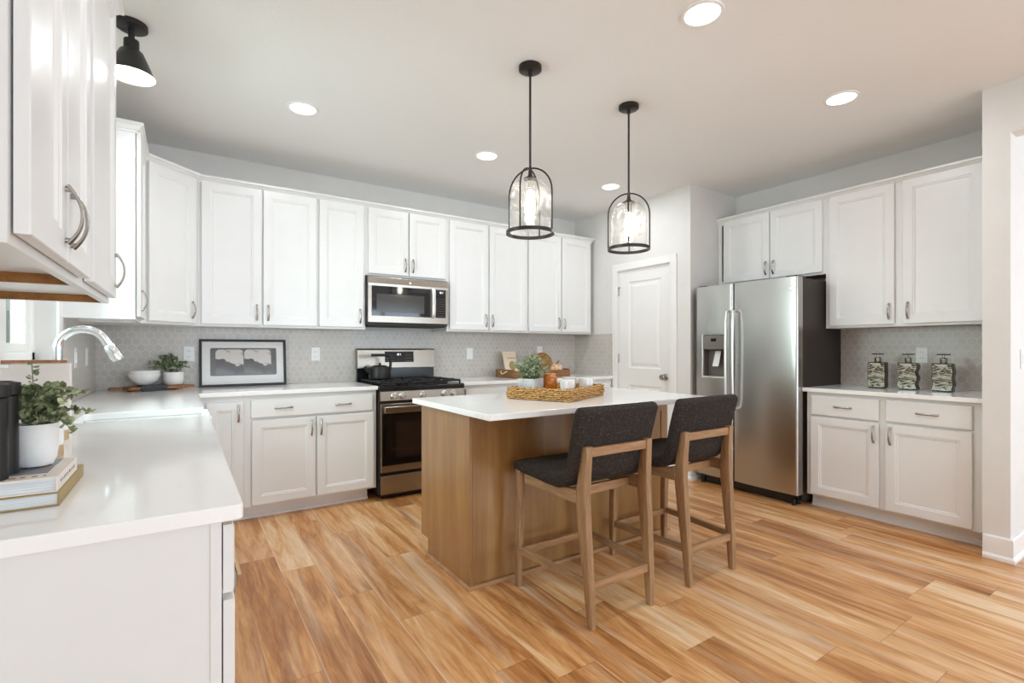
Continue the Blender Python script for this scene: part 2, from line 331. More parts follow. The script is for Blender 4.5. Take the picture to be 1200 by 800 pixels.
# ------------------------------------------------------------------ mesh helpers
class MB:
    def __init__(s): s.bm = bmesh.new()
    def face(s, vs):
        try: return s.bm.faces.new(vs)
        except ValueError: return None
    def box(s, x0, y0, z0, x1, y1, z1):
        v = [s.bm.verts.new(p) for p in ((x0, y0, z0), (x1, y0, z0), (x1, y1, z0), (x0, y1, z0), (x0, y0, z1), (x1, y0, z1), (x1, y1, z1), (x0, y1, z1))]
        for f in ((3, 2, 1, 0), (4, 5, 6, 7), (0, 1, 5, 4), (1, 2, 6, 5), (2, 3, 7, 6), (3, 0, 4, 7)): s.face([v[i] for i in f])
        return s
    def loft(s, loops, cap=True, closed=False):
        L = [[s.bm.verts.new(p) for p in lp] for lp in loops]; n = len(L[0])
        rng = range(len(L)) if closed else range(len(L) - 1)
        for i in rng:
            a, b = L[i], L[(i + 1) % len(L)]
            for j in range(n): s.face([a[j], a[(j + 1) % n], b[(j + 1) % n], b[j]])
        if cap and not closed: s.face(L[0][::-1]); s.face(L[-1])
        return s
    def lathe(s, prof, cx=0, cy=0, seg=32, cap=True):
        loops = []
        for r, z in prof:
            r = max(r, 1e-4)
            loops.append([(cx + r * math.cos(2 * PI * j / seg), cy + r * math.sin(2 * PI * j / seg), z) for j in range(seg)])
        return s.loft(loops, cap)
    def tube(s, pts, r, seg=8, flat=1.0, up=(0, 0, 1), closed=False):
        pts = [Vector(p) for p in pts]; n = len(pts); up = Vector(up); loops = []
        for i, p in enumerate(pts):
            if closed: t = pts[(i + 1) % n] - pts[i - 1]
            else: t = pts[min(i + 1, n - 1)] - pts[max(i - 1, 0)]
            t.normalize()
            a = t.cross(up)
            if a.length < 1e-3: a = t.cross(Vector((1, 0, 0)))
            a.normalize(); b = a.cross(t).normalized()
            rr = r[i] if isinstance(r, (list, tuple)) else r
            loops.append([tuple(p + a * (rr * math.cos(2 * PI * j / seg)) + b * (rr * flat * math.sin(2 * PI * j / seg))) for j in range(seg)])
        return s.loft(loops, not closed, closed)
    def cyl(s, p0, p1, r0, r1=None, seg=20):
        return s.tube([p0, p1], [r0, r0 if r1 is None else r1], seg)
    def prism(s, poly, z0, z1):
        a = [s.bm.verts.new((x, y, z0)) for x, y in poly]; b = [s.bm.verts.new((x, y, z1)) for x, y in poly]; n = len(poly)
        s.face(a[::-1]); s.face(b)
        for i in range(n): s.face([a[i], a[(i + 1) % n], b[(i + 1) % n], b[i]])
        return s
    def rings(s, rects):
        """nested rectangles (x0,z0,x1,z1,y): a stepped panel facing -Y"""
        L = [[s.bm.verts.new(p) for p in ((x0, y, z0), (x1, y, z0), (x1, y, z1), (x0, y, z1))] for x0, z0, x1, z1, y in rects]
        s.face(L[0][::-1]); s.face(L[-1])
        for a, b in zip(L, L[1:]):
            for j in range(4): s.face([a[j], a[(j + 1) % 4], b[(j + 1) % 4], b[j]])
        return s
    def quad(s, *p):
        s.face([s.bm.verts.new(q) for q in p]); return s
    def mesh(s, name, smooth=None):
        bmesh.ops.recalc_face_normals(s.bm, faces=s.bm.faces)
        me = bpy.data.meshes.new(name); s.bm.to_mesh(me); s.bm.free()
        if smooth is not None:
            for p in me.polygons: p.use_smooth = True
            me.set_sharp_from_angle(angle=math.radians(smooth))
        return me
    def obj(s, name, mat, parent=None, bevel=0, smooth=None, loc=None, rot=None, seg=2):
        return link(name, s.mesh(name, smooth), mat, parent, bevel, loc, rot, seg)
def link(name, me, mat, parent=None, bevel=0, loc=None, rot=None, seg=2):
    o = bpy.data.objects.new(name, me)
    if not me.materials: me.materials.append(M[mat])
    COL.objects.link(o)
    if parent: o.parent = parent
    if loc: o.location = loc
    if rot: o.rotation_euler = rot
    if bevel:
        b = o.modifiers.new('bevel', 'BEVEL'); b.width = bevel; b.segments = seg; b.limit_method = 'ANGLE'; b.angle_limit = math.radians(40)
    return o
def thing(name, label, cat, loc=(0, 0, 0), rz=0, group=None):
    o = bpy.data.objects.new(name, None); COL.objects.link(o); o.empty_display_size = 0.05
    o.location = loc; o.rotation_euler = (0, 0, rz); o['label'] = label; o['category'] = cat
    if group: o['group'] = group
    return o
def tag(o, label, cat, group=None):
    o['label'] = label; o['category'] = cat
    if group: o['group'] = group
    return o
def struct(o): o['kind'] = 'structure'; return o
def sempty(name):
    o = bpy.data.objects.new(name, None); COL.objects.link(o); return struct(o)
def sweep(path, prof):
    """profile (out, z) along an XY path, outward = right of travel, mitred"""
    P = [Vector((x, y)) for x, y in path]; loops = []
    for i, p in enumerate(P):
        d0 = (P[i] - P[i - 1]).normalized() if i else None
        d1 = (P[i + 1] - P[i]).normalized() if i < len(P) - 1 else None
        d0 = d0 or d1; d1 = d1 or d0
        n0 = Vector((d0.y, -d0.x)); n1 = Vector((d1.y, -d1.x)); m = (n0 + n1).normalized()
        kk = 1.0 / max(0.3, m.dot(n0))
        loops.append([(p.x + m.x * o * kk, p.y + m.y * o * kk, z) for o, z in prof])
    return MB().loft(loops)
def copy_tree(o, parent=None):
    c = o.copy(); COL.objects.link(c)
    if parent: c.parent = parent
    for ch in list(o.children): copy_tree(ch, c)
    return c

# ------------------------------------------------------------------ room shell
XL, YB, XP, YP, XR, XS = -0.526, 4.534, 3.909, 2.909, 4.63, 3.91
YF, XF = -4.5, 8.0
struct(MB().box(XL - 0.2, YF - 0.2, -0.05, XF + 0.2, YB + 0.2, 0).obj('floor', 'floor'))
struct(MB().box(XL - 0.2, YF - 0.2, H, XF + 0.2, YB + 0.2, H + 0.1).obj('ceiling', 'ceiling'))
WY0, WY1, WZ0, WZ1 = 2.40, 3.28, 1.147, 2.31
m = MB(); W = 0.16
m.box(XL - W, YF, 0, XL, WY0, H).box(XL - W, WY1, 0, XL, YB + 0.1, H).box(XL - W, WY0, 0, XL, WY1, WZ0).box(XL - W, WY0, WZ1, XL, WY1, H)
struct(m.obj('wall_left', 'wall'))
struct(MB().box(XL, YB, 0, XF, YB + 0.1, H).obj('wall_back', 'wall'))
D0, D1, DT = 3.131, 3.822, 2.04            # pantry door opening
m = MB()
m.box(XP, YP, 0, XP + 0.1, D0, H).box(XP, D1, 0, XP + 0.1, YB, H).box(XP, D0, DT, XP + 0.1, D1, H)
m.box(XP + 0.1, YP, 0, XR, YP + 0.1, H)
struct(m.obj('wall_pantry', 'wall'))
struct(MB().box(XR, 0.9, 0, XR + 0.1, YP, H).obj('wall_right', 'wall'))
m = MB().box(XS, 0.78, 0, XF, 0.90, H); m.box(XS, YF, 2.44, XS + 0.12, 0.78, H)
struct(m.obj('wall_end', 'wall'))
m = MB()                                   # wall behind the camera with two patio windows
m.box(XL, YF - 0.1, 0, 0.1, YF, H).box(2.3, YF - 0.1, 0, 3.3, YF, H).box(5.5, YF - 0.1, 0, XF, YF, H)
m.box(0.1, YF - 0.1, 2.3, 2.3, YF, H).box(3.3, YF - 0.1, 2.3, 5.5, YF, H).box(0.1, YF - 0.1, 0, 2.3, YF, 0.3).box(3.3, YF - 0.1, 0, 5.5, YF, 0.3)
struct(m.obj('wall_front', 'wall'))
m = MB(); m.box(XF, YF, 0, XF + 0.1, -2.7, H).box(XF, -0.5, 0, XF + 0.1, 0.9, H).box(XF, -2.7, 2.3, XF + 0.1, -0.5, H).box(XF, -2.7, 0, XF + 0.1, -0.5, 0.3)
struct(m.obj('wall_hall', 'wall'))
for nm, x0, x1 in (('window_2', 0.1, 2.3), ('window_3', 3.3, 5.5)):
    m = MB()
    for a, b in ((x0, x0 + 0.06), ((x0 + x1) / 2 - 0.03, (x0 + x1) / 2 + 0.03), (x1 - 0.06, x1)): m.box(a, YF - 0.09, 0.3, b, YF - 0.02, 2.3)
    m.box(x0, YF - 0.09, 0.3, x1, YF - 0.02, 0.36).box(x0, YF - 0.09, 2.24, x1, YF - 0.02, 2.3)
    struct(m.obj(nm, 'trimw'))
# baseboards
BB = [(0, 0), (0.024, 0), (0.024, 0.016), (0.014, 0.03), (0.014, 0.125), (0.008, 0.133), (0, 0.133)]
struct(sweep([(XS, 0.895), (XS, 0.78), (XF, 0.78)], [(o, z) for o, z in BB]).obj('baseboard_end', 'trimw'))
struct(sweep([(XP, 3.9), (XP, D1 + 0.08)], BB).obj('baseboard_pantry', 'trimw'))
struct(sweep([(XP, D0 - 0.07), (XP, YP), (XR, YP)][::1], BB).obj('baseboard_right', 'trimw'))
# backsplash tile
struct(MB().box(XL + 0.0, YB - 0.008, 0.914, XP, YB, 1.376).obj('trim_1', 'tile_x'))
struct(MB().box(XL, 3.345, 0.914, XL + 0.008, YB - 0.008, 1.376).obj('trim_2', 'tile_y'))
struct(MB().box(XP - 0.008, 3.91, 0.914, XP, YB - 0.008, 1.376).obj('trim_3', 'tile_y'))
struct(MB().box(XR - 0.008, 0.90, 0.914, XR, 2.05, 1.376).obj('trim_4', 'tile_y'))

# window over the sink
w1 = sempty('window_1')
m = MB()
fx0, fx1 = XL - 0.13, XL - 0.075
m.box(fx0, WY0, WZ0, fx1, WY0 + 0.05, WZ1).box(fx0, WY1 - 0.05, WZ0, fx1, WY1, WZ1).box(fx0, WY0, WZ1 - 0.05, fx1, WY1, WZ1).box(fx0, WY0, WZ0, fx1, WY1, WZ0 + 0.05)
m.obj('window_frame', 'trimw', w1, 0.003)
m = MB()
m.box(fx0 + 0.01, WY1 - 0.10, WZ0 + 0.05, fx1 - 0.015, WY1 - 0.05, WZ1 - 0.05).box(fx0 + 0.01, WY0 + 0.05, WZ0 + 0.05, fx1 - 0.015, WY0 + 0.10, WZ1 - 0.05)
m.box(fx0 + 0.01, WY0 + 0.1, WZ0 + 0.05, fx1 - 0.015, WY1 - 0.1, WZ0 + 0.09).box(fx0 + 0.01, WY0 + 0.1, WZ1 - 0.09, fx1 - 0.015, WY1 - 0.1, WZ1 - 0.05)
m.box(fx0 + 0.012, 2.80, WZ0 + 0.09, fx1 - 0.02, 2.85, WZ1 - 0.09)
m.obj('sash', 'trimw', w1, 0.002)
MB().box(fx0 + 0.025, WY0 + 0.1, WZ0 + 0.09, fx0 + 0.029, WY1 - 0.1, WZ1 - 0.09).obj('pane', 'paneglass', w1)
m = MB(); m.box(XL, WY1, WZ0, XL + 0.014, WY1 + 0.085, WZ1 + 0.085).box(XL, WY0 - 0.085, WZ0, XL + 0.014, WY0, WZ1 + 0.085).box(XL, WY0, WZ1, XL + 0.014, WY1, WZ1 + 0.085)
m.obj('casing', 'trimw', w1, 0.003)
MB().box(XL - 0.075, WY0 + 0.002, WZ0, XL, WY1 - 0.002, WZ0 + 0.012).box(XL, WY0 - 0.09, WZ0, XL + 0.038, WY1 + 0.06, WZ0 + 0.012).obj('sill', 'trimw', w1, 0.002)
struct(MB().box(XL, WY0 - 0.09, 0.9145, XL + 0.014, 3.34, WZ0 - 0.001).obj('trim_5', 'quartz', bevel=0.002))

# outside the window: lawn, neighbouring wall
struct(MB().box(-14, -8, -0.4, XL - 0.4, 16, -0.3).obj('ground_outside', 'lawn'))

sh_ = thing('garden_shrub', 'green leafy shrub outside the sink window', 'shrub', (-2.35, 11.2, -0.3))
stems = []
for i in range(70):
    a = random.random() * 2 * PI; rr = random.uniform(0.1, 1.0)
    stems.append([(0.1 * math.cos(a), 0.1 * math.sin(a), 0), (rr * 0.6 * math.cos(a), rr * 0.6 * math.sin(a), 0.9), (rr * math.cos(a), rr * math.sin(a), random.uniform(0.8, 2.4))])
SHRUB = (sh_, stems)

# pantry door
d1 = sempty('door_1')
m = MB(); cw = 0.075; x0 = XP - 0.018
m.box(x0, D1, 0, XP, D1 + cw, DT + cw).box(x0, D0 - cw, 0, XP, D0, DT + cw).box(x0, D0, DT, XP, D1, DT + cw)
m.obj('casing', 'trimw', d1, 0.004)
MB().box(XP, D0 - 0.001, 0, XP + 0.1, D0 + 0.004, DT).box(XP, D1 - 0.004, 0, XP + 0.1, D1 + 0.001, DT).box(XP, D0, DT - 0.004, XP + 0.1, D1, DT).obj('jamb', 'trimw', d1)
dw = D1 - D0 - 0.014
dp = sempty('leaf'); dp.parent = d1; dp.location = (XP + 0.045, D1 - 0.007, 0.008); dp.rotation_euler = (0, 0, -PI / 2)
del dp['kind']
def pdoor(w, h):
    m = MB(); t = 0.035
    px0, px1 = 0.135, w - 0.117
    zs = [(0.24, 0.822), (0.998, h - 0.125)]
    # front face built from strips around two moulded panels
    def strip(a, b, c, d): m.quad((a, -t, b), (c, -t, b), (c, -t, d), (a, -t, d))
    strip(0, 0, px0, h); strip(px1, 0, w, h); strip(px0, 0, px1, zs[0][0]); strip(px0, zs[0][1], px1, zs[1][0]); strip(px0, zs[1][1], px1, h)
    for z0, z1 in zs:
        R = [(0, 0), (0.012, 0.008), (0.030, 0.008), (0.055, 0.001)]
        L = [[(px0 + i, -t + y, z0 + i), (px1 - i, -t + y, z0 + i), (px1 - i, -t + y, z1 - i), (px0 + i, -t + y, z1 - i)] for i, y in R]
        for a, b in zip(L, L[1:]):
            for j in range(4): m.quad(a[j], a[(j + 1) % 4], b[(j + 1) % 4], b[j])
        m.quad(*L[-1])
    m.quad((0, 0, 0), (0, 0, h), (w, 0, h), (w, 0, 0))
    m.quad((0, -t, 0), (0, -t, h), (0, 0, h), (0, 0, 0)); m.quad((w, -t, 0), (w, 0, 0), (w, 0, h), (w, -t, h)); m.quad((0, -t, h), (w, -t, h), (w, 0, h), (0, 0, h))
    bmesh.ops.remove_doubles(m.bm, verts=m.bm.verts, dist=1e-5)
    return m
dleaf = pdoor(dw, DT - 0.012).obj('door_panel', 'trimw', dp)
kn = MB(); kx, kz = dw - 0.062, 0.925
prof = [(0.033, 0), (0.033, -0.006), (0.014, -0.012), (0.012, -0.03), (0.027, -0.042), (0.030, -0.055), (0.024, -0.066), (0.005, -0.069)]
kn.loft([[(kx + r * math.cos(2 * PI * j / 24), -0.035 + y, kz + r * math.sin(2 * PI * j / 24)) for j in range(24)] for r, y in prof])
kn.obj('knob', 'nickel', dp, smooth=40)
for hz in (1.77, 1.055, 0.25):
    h_ = MB().cyl((-0.004, -0.040, hz), (-0.004, -0.040, hz + 0.09), 0.008, seg=12)
    h_.cyl((-0.004, -0.040, hz - 0.006), (-0.004, -0.040, hz + 0.096), 0.005, seg=8)
    if hz > 1.7: h_.tube([(-0.03, -0.046, hz + 0.085), (0.0, -0.052, hz + 0.088), (0.03, -0.046, hz + 0.085)], 0.004, 8)
    h_.obj('hinge', 'nickel', dp, smooth=40)

# ------------------------------------------------------------------ cabinets
def handle_mesh(L=0.118):
    m = MB(); pts = []; rr = []
    for i in range(15):
        t = -1 + 2 * i / 14
        pts.append((0, -0.004 - 0.023 * (1 - abs(t) ** 2.2), t * L / 2)); rr.append(0.0034 + 0.0012 * abs(t) ** 3)
    m.tube(pts, rr, 10, 1.65, up=(1, 0, 0))
    for sgn in (-1, 1): m.cyl((0, 0, sgn * L * 0.44), (0, -0.010, sgn * L * 0.44), 0.0055, seg=10)
    return m.mesh('handle', 50)
HANDLE = None
def add_handle(parent, x, z, y=-0.02, horiz=False, L=0.118):
    global HANDLE
    if HANDLE is None: HANDLE = handle_mesh(L)
    return link('handle', HANDLE, 'nickel', parent, loc=(x, y, z), rot=(0, PI / 2, 0) if horiz else None)
DC = {}
def door_mesh(w, h):
    key = (round(w, 3), round(h, 3))
    if key not in DC:
        t, s = 0.02, 0.056
        R = [(0, 0), (0, -t + 0.002), (0.002, -t), (s, -t), (s + 0.004, -t + 0.004), (s + 0.011, -t + 0.004), (s + 0.016, -t + 0.010)]
        DC[key] = MB().rings([(i, i, w - i, h - i, y) for i, y in R]).mesh('door')
    return DC[key]
def drawer_mesh(w, h):
    key = ('d', round(w, 3), round(h, 3))
    if key not in DC:
        t = 0.02; R = [(0, 0), (0, -t + 0.004), (0.004, -t + 0.001), (0.008, -t)]
        DC[key] = MB().rings([(i, i, w - i, h - i, y) for i, y in R]).mesh('drawer')
    return DC[key]
def add_door(cab, x0, x1, z0, z1, hx=None, hz=None):
    d = link('door', door_mesh(x1 - x0, z1 - z0), 'cabinet', cab, loc=(x0, -0.0035, z0))
    if hx is not None: add_handle(d, hx - x0, hz - z0)
    return d
def add_drawer(cab, x0, x1, z0, z1, hxs=()):
    d = link('drawer', drawer_mesh(x1 - x0, z1 - z0), 'cabinet', cab, loc=(x0, -0.0035, z0))
    for hx in hxs: add_handle(d, hx - x0, (z1 - z0) / 2, horiz=True)
    return d
def upper(label, loc, rz, w, z0, z1, depth, doors, hz=None, group='white wall cabinets', brown=False):
    """doors: (x0, x1, handle_x)"""
    c = thing('upper_cabinet', label, 'cabinet', (loc[0], loc[1], z0), rz, group)
    h = z1 - z0; s = 0.018; rec = 0.026
    m = MB(); m.box(0, 0.018, 0, s, depth, h).box(w - s, 0.018, 0, w, depth, h).box(s, depth - 0.012, rec, w - s, depth, h).box(s, 0.018, h - s, w - s, depth - 0.012, h)
    m.box(s, 0.018, rec, w - s, depth - 0.012, rec + 0.012)
    m.obj('carcass', 'cabinet', c)
    f = MB(); st = 0.038
    f.box(0, 0, 0, st, 0.018, h).box(w - st, 0, 0, w, 0.018, h).box(st, 0, 0, w - st, 0.018, st).box(st, 0, h - st, w - st, 0.018, h)
    for a, b in zip(doors, doors[1:]):
        if b[0] - a[1] < 0.2: f.box(a[1] - 0.015, 0.001, st, b[0] + 0.015, 0.018, h - st)
    f.obj('face_frame', 'cabinet', c)
    if brown:
        b = MB(); b.box(s, 0.019, 0.001, s + 0.003, depth, rec).box(w - s - 0.003, 0.019, 0.001, w - s, depth, rec).box(s, depth - 0.016, 0.001, w - s, depth - 0.0125, rec)
        b.obj('underside_edge', 'brownedge', c)
    for d in doors:
        add_door(c, d[0], d[1], 0.018, h - 0.012, d[2] if len(d) > 2 else None, hz if hz is not None else 0.110)
    return c
ZU, ZT, UD = 1.3741, 2.43, 0.303
YU = 4.21                                    # face-frame plane of the back uppers
def back_upper(label, X0, X1, doors, z0=ZU, **kw):
    return upper(label, (X0, YU, 0), 0, X1 - X0, z0, ZT, YB - YU - 0.001, [(a - X0, b - X0) + ((c - X0,) if c else ()) for a, b, c in doors], **kw)
back_upper('white two-door wall cabinet above the framed mountain print', 0.086, 0.902, [(0.107, 0.494, 0.462), (0.506, 0.892, 0.540)])
back_upper('narrow single-door white wall cabinet left of the microwave', 0.902, 1.29, [(0.914, 1.272, 1.240)])
back_upper('short white two-door wall cabinet above the microwave', 1.29, 2.056, [(1.313, 1.669, 1.640), (1.681, 2.034, 1.712)], z0=1.838)
back_upper('tall white two-door wall cabinet directly right of the microwave', 2.056, 2.972, [(2.078, 2.500, 2.470), (2.512, 2.958, 2.545)])
back_upper('white two-door wall cabinet nearest the pantry door', 2.972, 3.868, [(2.990, 3.417, 3.385), (3.430, 3.845, 3.462)])
XU = XL + UD                                 # face-frame plane of the left uppers (-0.223)
upper('white two-door wall cabinet high at the near end of the left wall', (XU, 1.05, 0), PI / 2, 0.65, ZU, ZT, UD - 0.001, [(0.015, 0.311, 0.285), (0.317, 0.610, 0.345)], brown=True)
upper('single-door white wall cabinet between the near pair and the sink window', (XU, 1.70, 0), PI / 2, 0.58, ZU, ZT, UD - 0.001, [(0.022, 0.548, 0.500)], brown=True)
upper('white wall cabinet just past the sink window on the left wall', (XU, 3.44, 0), PI / 2, 0.478, ZU, ZT, UD - 0.001, [(0.020, 0.460, 0.055)])
# diagonal corner cabinet
CX0, CY0, CX1, CY1 = XU, 3.92, 0.085, YU
cw_ = math.hypot(CX1 - CX0, CY1 - CY0); ca = math.atan2(CY1 - CY0, CX1 - CX0)
c = thing('upper_cabinet', 'white diagonal corner wall cabinet with one door', 'cabinet', (CX0, CY0, ZU), ca, 'white wall cabinets')
R_ = Matrix.Rotation(-ca, 2)
poly = [R_ @ (Vector(p) - Vector((CX0, CY0))) for p in [(CX0, CY0), (CX1, CY1), (CX1, YB - 0.001), (XL + 0.001, YB - 0.001), (XL + 0.001, CY0)]]
MB().prism([(p.x, p.y) for p in poly], 0.0, ZT - ZU).obj('carcass', 'cabinet', c)
add_door(c, 0.035, cw_ - 0.035, 0.018, ZT - ZU - 0.012, cw_ - 0.068, 0.110)
# right wall
XRU = 4.33
upper('short white two-door wall cabinet above the refrigerator', (XRU, 2.905, 0), -PI / 2, 0.969, 1.815, ZT, XR - XRU - 0.001, [(0.070, 0.514, 0.484), (0.522, 0.948, 0.552)], brown=True)
upper('tall white two-door wall cabinet above the three soap dispensers', (XRU, 1.936, 0), -PI / 2, 1.032, ZU, ZT, XR - XRU - 0.001, [(0.034, 0.468, 0.437), (0.519, 0.953, 0.550)])
# crown
CR = [(-0.002, 2.405), (0.008, 2.405), (0.008, 2.417), (0.016, 2.421), (0.030, 2.438), (0.040, 2.442), (0.040, 2.4566), (-0.002, 2.4566)]
struct(sweep([(XL, 3.44), (XU, 3.44), (XU, CY0), (CX1, YU), (3.868, YU), (3.868, YB)], CR).obj('trim_6', 'cabinet'))
struct(sweep([(XRU, 2.909), (XRU, 0.90)], CR).obj('trim_7', 'cabinet'))
struct(sweep([(XL, 1.05), (XU, 1.05), (XU, 2.28), (XL, 2.28)], CR).obj('trim_8', 'cabinet'))

def base_cab(label, loc, rz, w, depth, fronts, name='base_cabinet', h=0.884, ends=(0, 0)):
    c = thing(name, label, 'cabinet', (loc[0], loc[1], 0), rz, 'white base cabinets')
    MB().box(0, 0, 0.10, w, depth, h).obj('carcass', 'cabinet', c)
    MB().box(0.0 + ends[0], 0.085, 0, w - ends[1], depth, 0.10).obj('toe_kick', 'cabinet', c)
    s = MB(); x0, x1 = ends[0], w - ends[1]
    s.loft([[(x, 0.085, 0), (x, 0.071, 0), (x, 0.071, 0.010), (x, 0.077, 0.018), (x, 0.085, 0.020)] for x in (x0, x1)])
    s.obj('shoe_moulding', 'cabinet', c)
    for f in fronts:
        if f[0] == 'door': add_door(c, *f[1:])
        else: add_drawer(c, *f[1:])
    return c
YBF = 3.911
BX = lambda v: v - 0.0
base_cab('white corner base cabinet door beside the L-shaped counter', (0.066, YBF, 0), 0, 0.302, YB - YBF - 0.001, [('door', 0.060, 0.279, 0.118, 0.845, 0.250, 0.765)])
base_cab('white base cabinet with wide drawer between the corner and the stove', (0.368, YBF, 0), 0, 0.917, YB - YBF - 0.001,
         [('drawer', 0.024, 0.885, 0.723, 0.852, (0.235, 0.655)), ('door', 0.030, 0.452, 0.115, 0.708, 0.425, 0.628), ('door', 0.464, 0.892, 0.115, 0.708, 0.492, 0.628)], ends=(0, 0.045))
base_cab('white base cabinet immediately right of the stove', (2.068, YBF, 0), 0, 0.914, YB - YBF - 0.001,
         [('drawer', 0.02, 0.894, 0.723, 0.852, (0.45,)), ('door', 0.02, 0.45, 0.115, 0.708, 0.42, 0.628), ('door', 0.46, 0.894, 0.115, 0.708, 0.49, 0.628)])
base_cab('white base cabinet next to the pantry door', (2.983, YBF, 0), 0, 0.92, YB - YBF - 0.001,
         [('drawer', 0.02, 0.88, 0.723, 0.852, (0.45,)), ('door', 0.02, 0.445, 0.115, 0.708, 0.42, 0.628), ('door', 0.455, 0.88, 0.115, 0.708, 0.49, 0.628)])
XRF = 4.005
base_cab('white two-drawer base cabinet under the soap dispensers', (XRF, 1.925, 0), -PI / 2, 1.02, XR - XRF - 0.001,
         [('drawer', 0.035, 0.476, 0.712, 0.858, (0.255,)), ('drawer', 0.517, 0.962, 0.716, 0.862, (0.745,)),
          ('door', 0.035, 0.476, 0.115, 0.700, 0.448, 0.620), ('door', 0.517, 0.962, 0.115, 0.700, 0.545, 0.620)])
XLF = 0.061
lb = base_cab('white base cabinet whose plain end panel faces out at the counter end', (XLF, 1.115, 0), PI / 2, 1.455, XLF - XL - 0.001,
         [('drawer', 0.004, 0.705, 0.735, 0.868, (0.35,)), ('door', 0.0, 0.350, 0.115, 0.722, 0.32, 0.63), ('door', 0.356, 0.705, 0.115, 0.722, 0.386, 0.63), ('drawer', 0.74, 1.44, 0.735, 0.868, (1.09,)), ('door', 0.74, 1.085, 0.115, 0.722, 1.055, 0.63), ('door', 1.091, 1.44, 0.115, 0.722, 1.12, 0.63)])
MB().box(0.0, 0.018, 0.0, -0.012, XLF - XL - 0.001, 0.884).obj('end_panel', 'cabinet', lb)
MB().box(-0.015, 0.0, 0.10, 0.0, 0.0185, 0.884).obj('end_stile', 'cabinet', lb)
base_cab('white sink base cabinet under the apron sink', (XLF, 2.572, 0), PI / 2, 0.397, XLF - XL - 0.001,
         [('door', 0.01, 0.387, 0.115, 0.640, 0.35, 0.56)], h=0.662)
base_cab('white base cabinet between the sink and the corner', (XLF, 2.970, 0), PI / 2, 0.93, XLF - XL - 0.001,
         [('drawer', 0.02, 0.60, 0.723, 0.858, (0.31,)), ('door', 0.02, 0.60, 0.115, 0.708, 0.06, 0.63)])

# ------------------------------------------------------------------ worktops
def arc(cx, cy, r, a0, a1, n=6): return [(cx + r * math.cos(a0 + (a1 - a0) * i / n), cy + r * math.sin(a0 + (a1 - a0) * i / n)) for i in range(n + 1)]
CF, SY0, SY1 = 0.097, 2.60, 2.95
poly = [(XL + 0.001, 1.083)] + arc(CF - 0.014, 1.083 + 0.014, 0.014, -PI / 2, 0) + [(CF, SY0)] + arc(-0.375 + 0.04, SY0 - 0.0 + 0.0, 0.001, 0, 0, 1)[:1]
poly = [(XL + 0.001, 1.083)] + arc(CF - 0.014, 1.097, 0.014, -PI / 2, 0) + [(CF, SY0), (-0.335, SY0)] + arc(-0.335, SY0 + 0.04, 0.04, -PI / 2, -PI, 6) \
    + arc(-0.335, SY1 - 0.04, 0.04, PI, PI / 2, 6) + [(CF - 0.012, SY1), (CF - 0.012, 3.875), (1.290, 3.875), (1.290, YB - 0.009), (XL + 0.009, YB - 0.009), (XL + 0.009, 3.4), (XL + 0.001, 3.4)]
tag(MB().prism(poly, 0.8845, 0.914).obj('countertop', 'quartz', bevel=0.003), 'white quartz L-shaped countertop around the sink corner', 'countertop')
tag(MB().box(2.060, 3.875, 0.8845, XP - 0.009, YB - 0.009, 0.914).obj('countertop', 'quartz', bevel=0.003), 'white quartz countertop between the stove and the pantry', 'countertop')
tag(MB().box(3.959, 0.902, 0.8845, XR - 0.009, 1.942, 0.914).obj('countertop', 'quartz', bevel=0.003), 'short white quartz countertop beside the refrigerator', 'countertop')

# apron sink
sk = thing('apron_sink', 'white farmhouse apron sink set in the left counter', 'sink', (0, 0, 0.664))
m = MB(); z1 = 0.2195
m.box(-0.40, 2.58, 0, 0.06, 2.968, 0.02).box(-0.40, 2.58, 0.02, -0.378, 2.968, z1).box(-0.378, 2.58, 0.02, 0.075, 2.597, z1).box(-0.378, 2.951, 0.02, 0.075, 2.968, z1)
m.obj('basin', 'fireclay', sk)
MB().box(0.075, 2.603, 0.0, 0.108, 2.947, 0.243).obj('apron', 'fireclay', sk, 0.008, seg=3)
MB().lathe([(0.042, 0.0205), (0.042, 0.023), (0.03, 0.024), (0.028, 0.022), (0.001, 0.022)], -0.16, 2.77, 24).obj('drain', 'chrome', sk, smooth=40)
# faucet
fc = thing('faucet', 'chrome gooseneck pull-down kitchen faucet at the sink', 'faucet', (-0.420, 2.66, 0.914))
MB().lathe([(0.027, 0), (0.027, 0.006), (0.022, 0.012), (0.019, 0.06), (0.018, 0.08), (0.0145, 0.09)], seg=24).obj('base', 'chrome', fc, smooth=50)
pts = [(0, 0, 0.08), (0, 0, 0.18), (0, 0, 0.300)] + [(0.078 - 0.078 * math.cos(a), 0, 0.300 + 0.078 * math.sin(a)) for a in [PI * i / 16 for i in range(1, 15)]]
MB().tube(pts, 0.0158, 16, up=(0, 1, 0)).obj('spout', 'chrome', fc, smooth=60)
a = pts[-1]; b = Vector(a) - Vector(pts[-2]); b.normalize()
hp = [Vector(a) + b * q for q in (-0.005, 0.02, 0.024, 0.075, 0.09)]
sh = MB().tube(hp, [0.0164, 0.0168, 0.0205, 0.0230, 0.020], 16, up=(0, 1, 0)).obj('spray_head', 'chrome', fc, smooth=40)
MB().tube([hp[2] + Vector((0.016, 0, 0.004)), hp[3] + Vector((0.018, 0, 0.004))], 0.006, 8, up=(0, 1, 0)).obj('spray_button', 'blackmetal', sh, smooth=40)
MB().tube([(0, 0.015, 0.055), (0, 0.045, 0.06), (0.01, 0.10, 0.085)], [0.009, 0.008, 0.006], 10).obj('lever', 'chrome', fc, smooth=50)

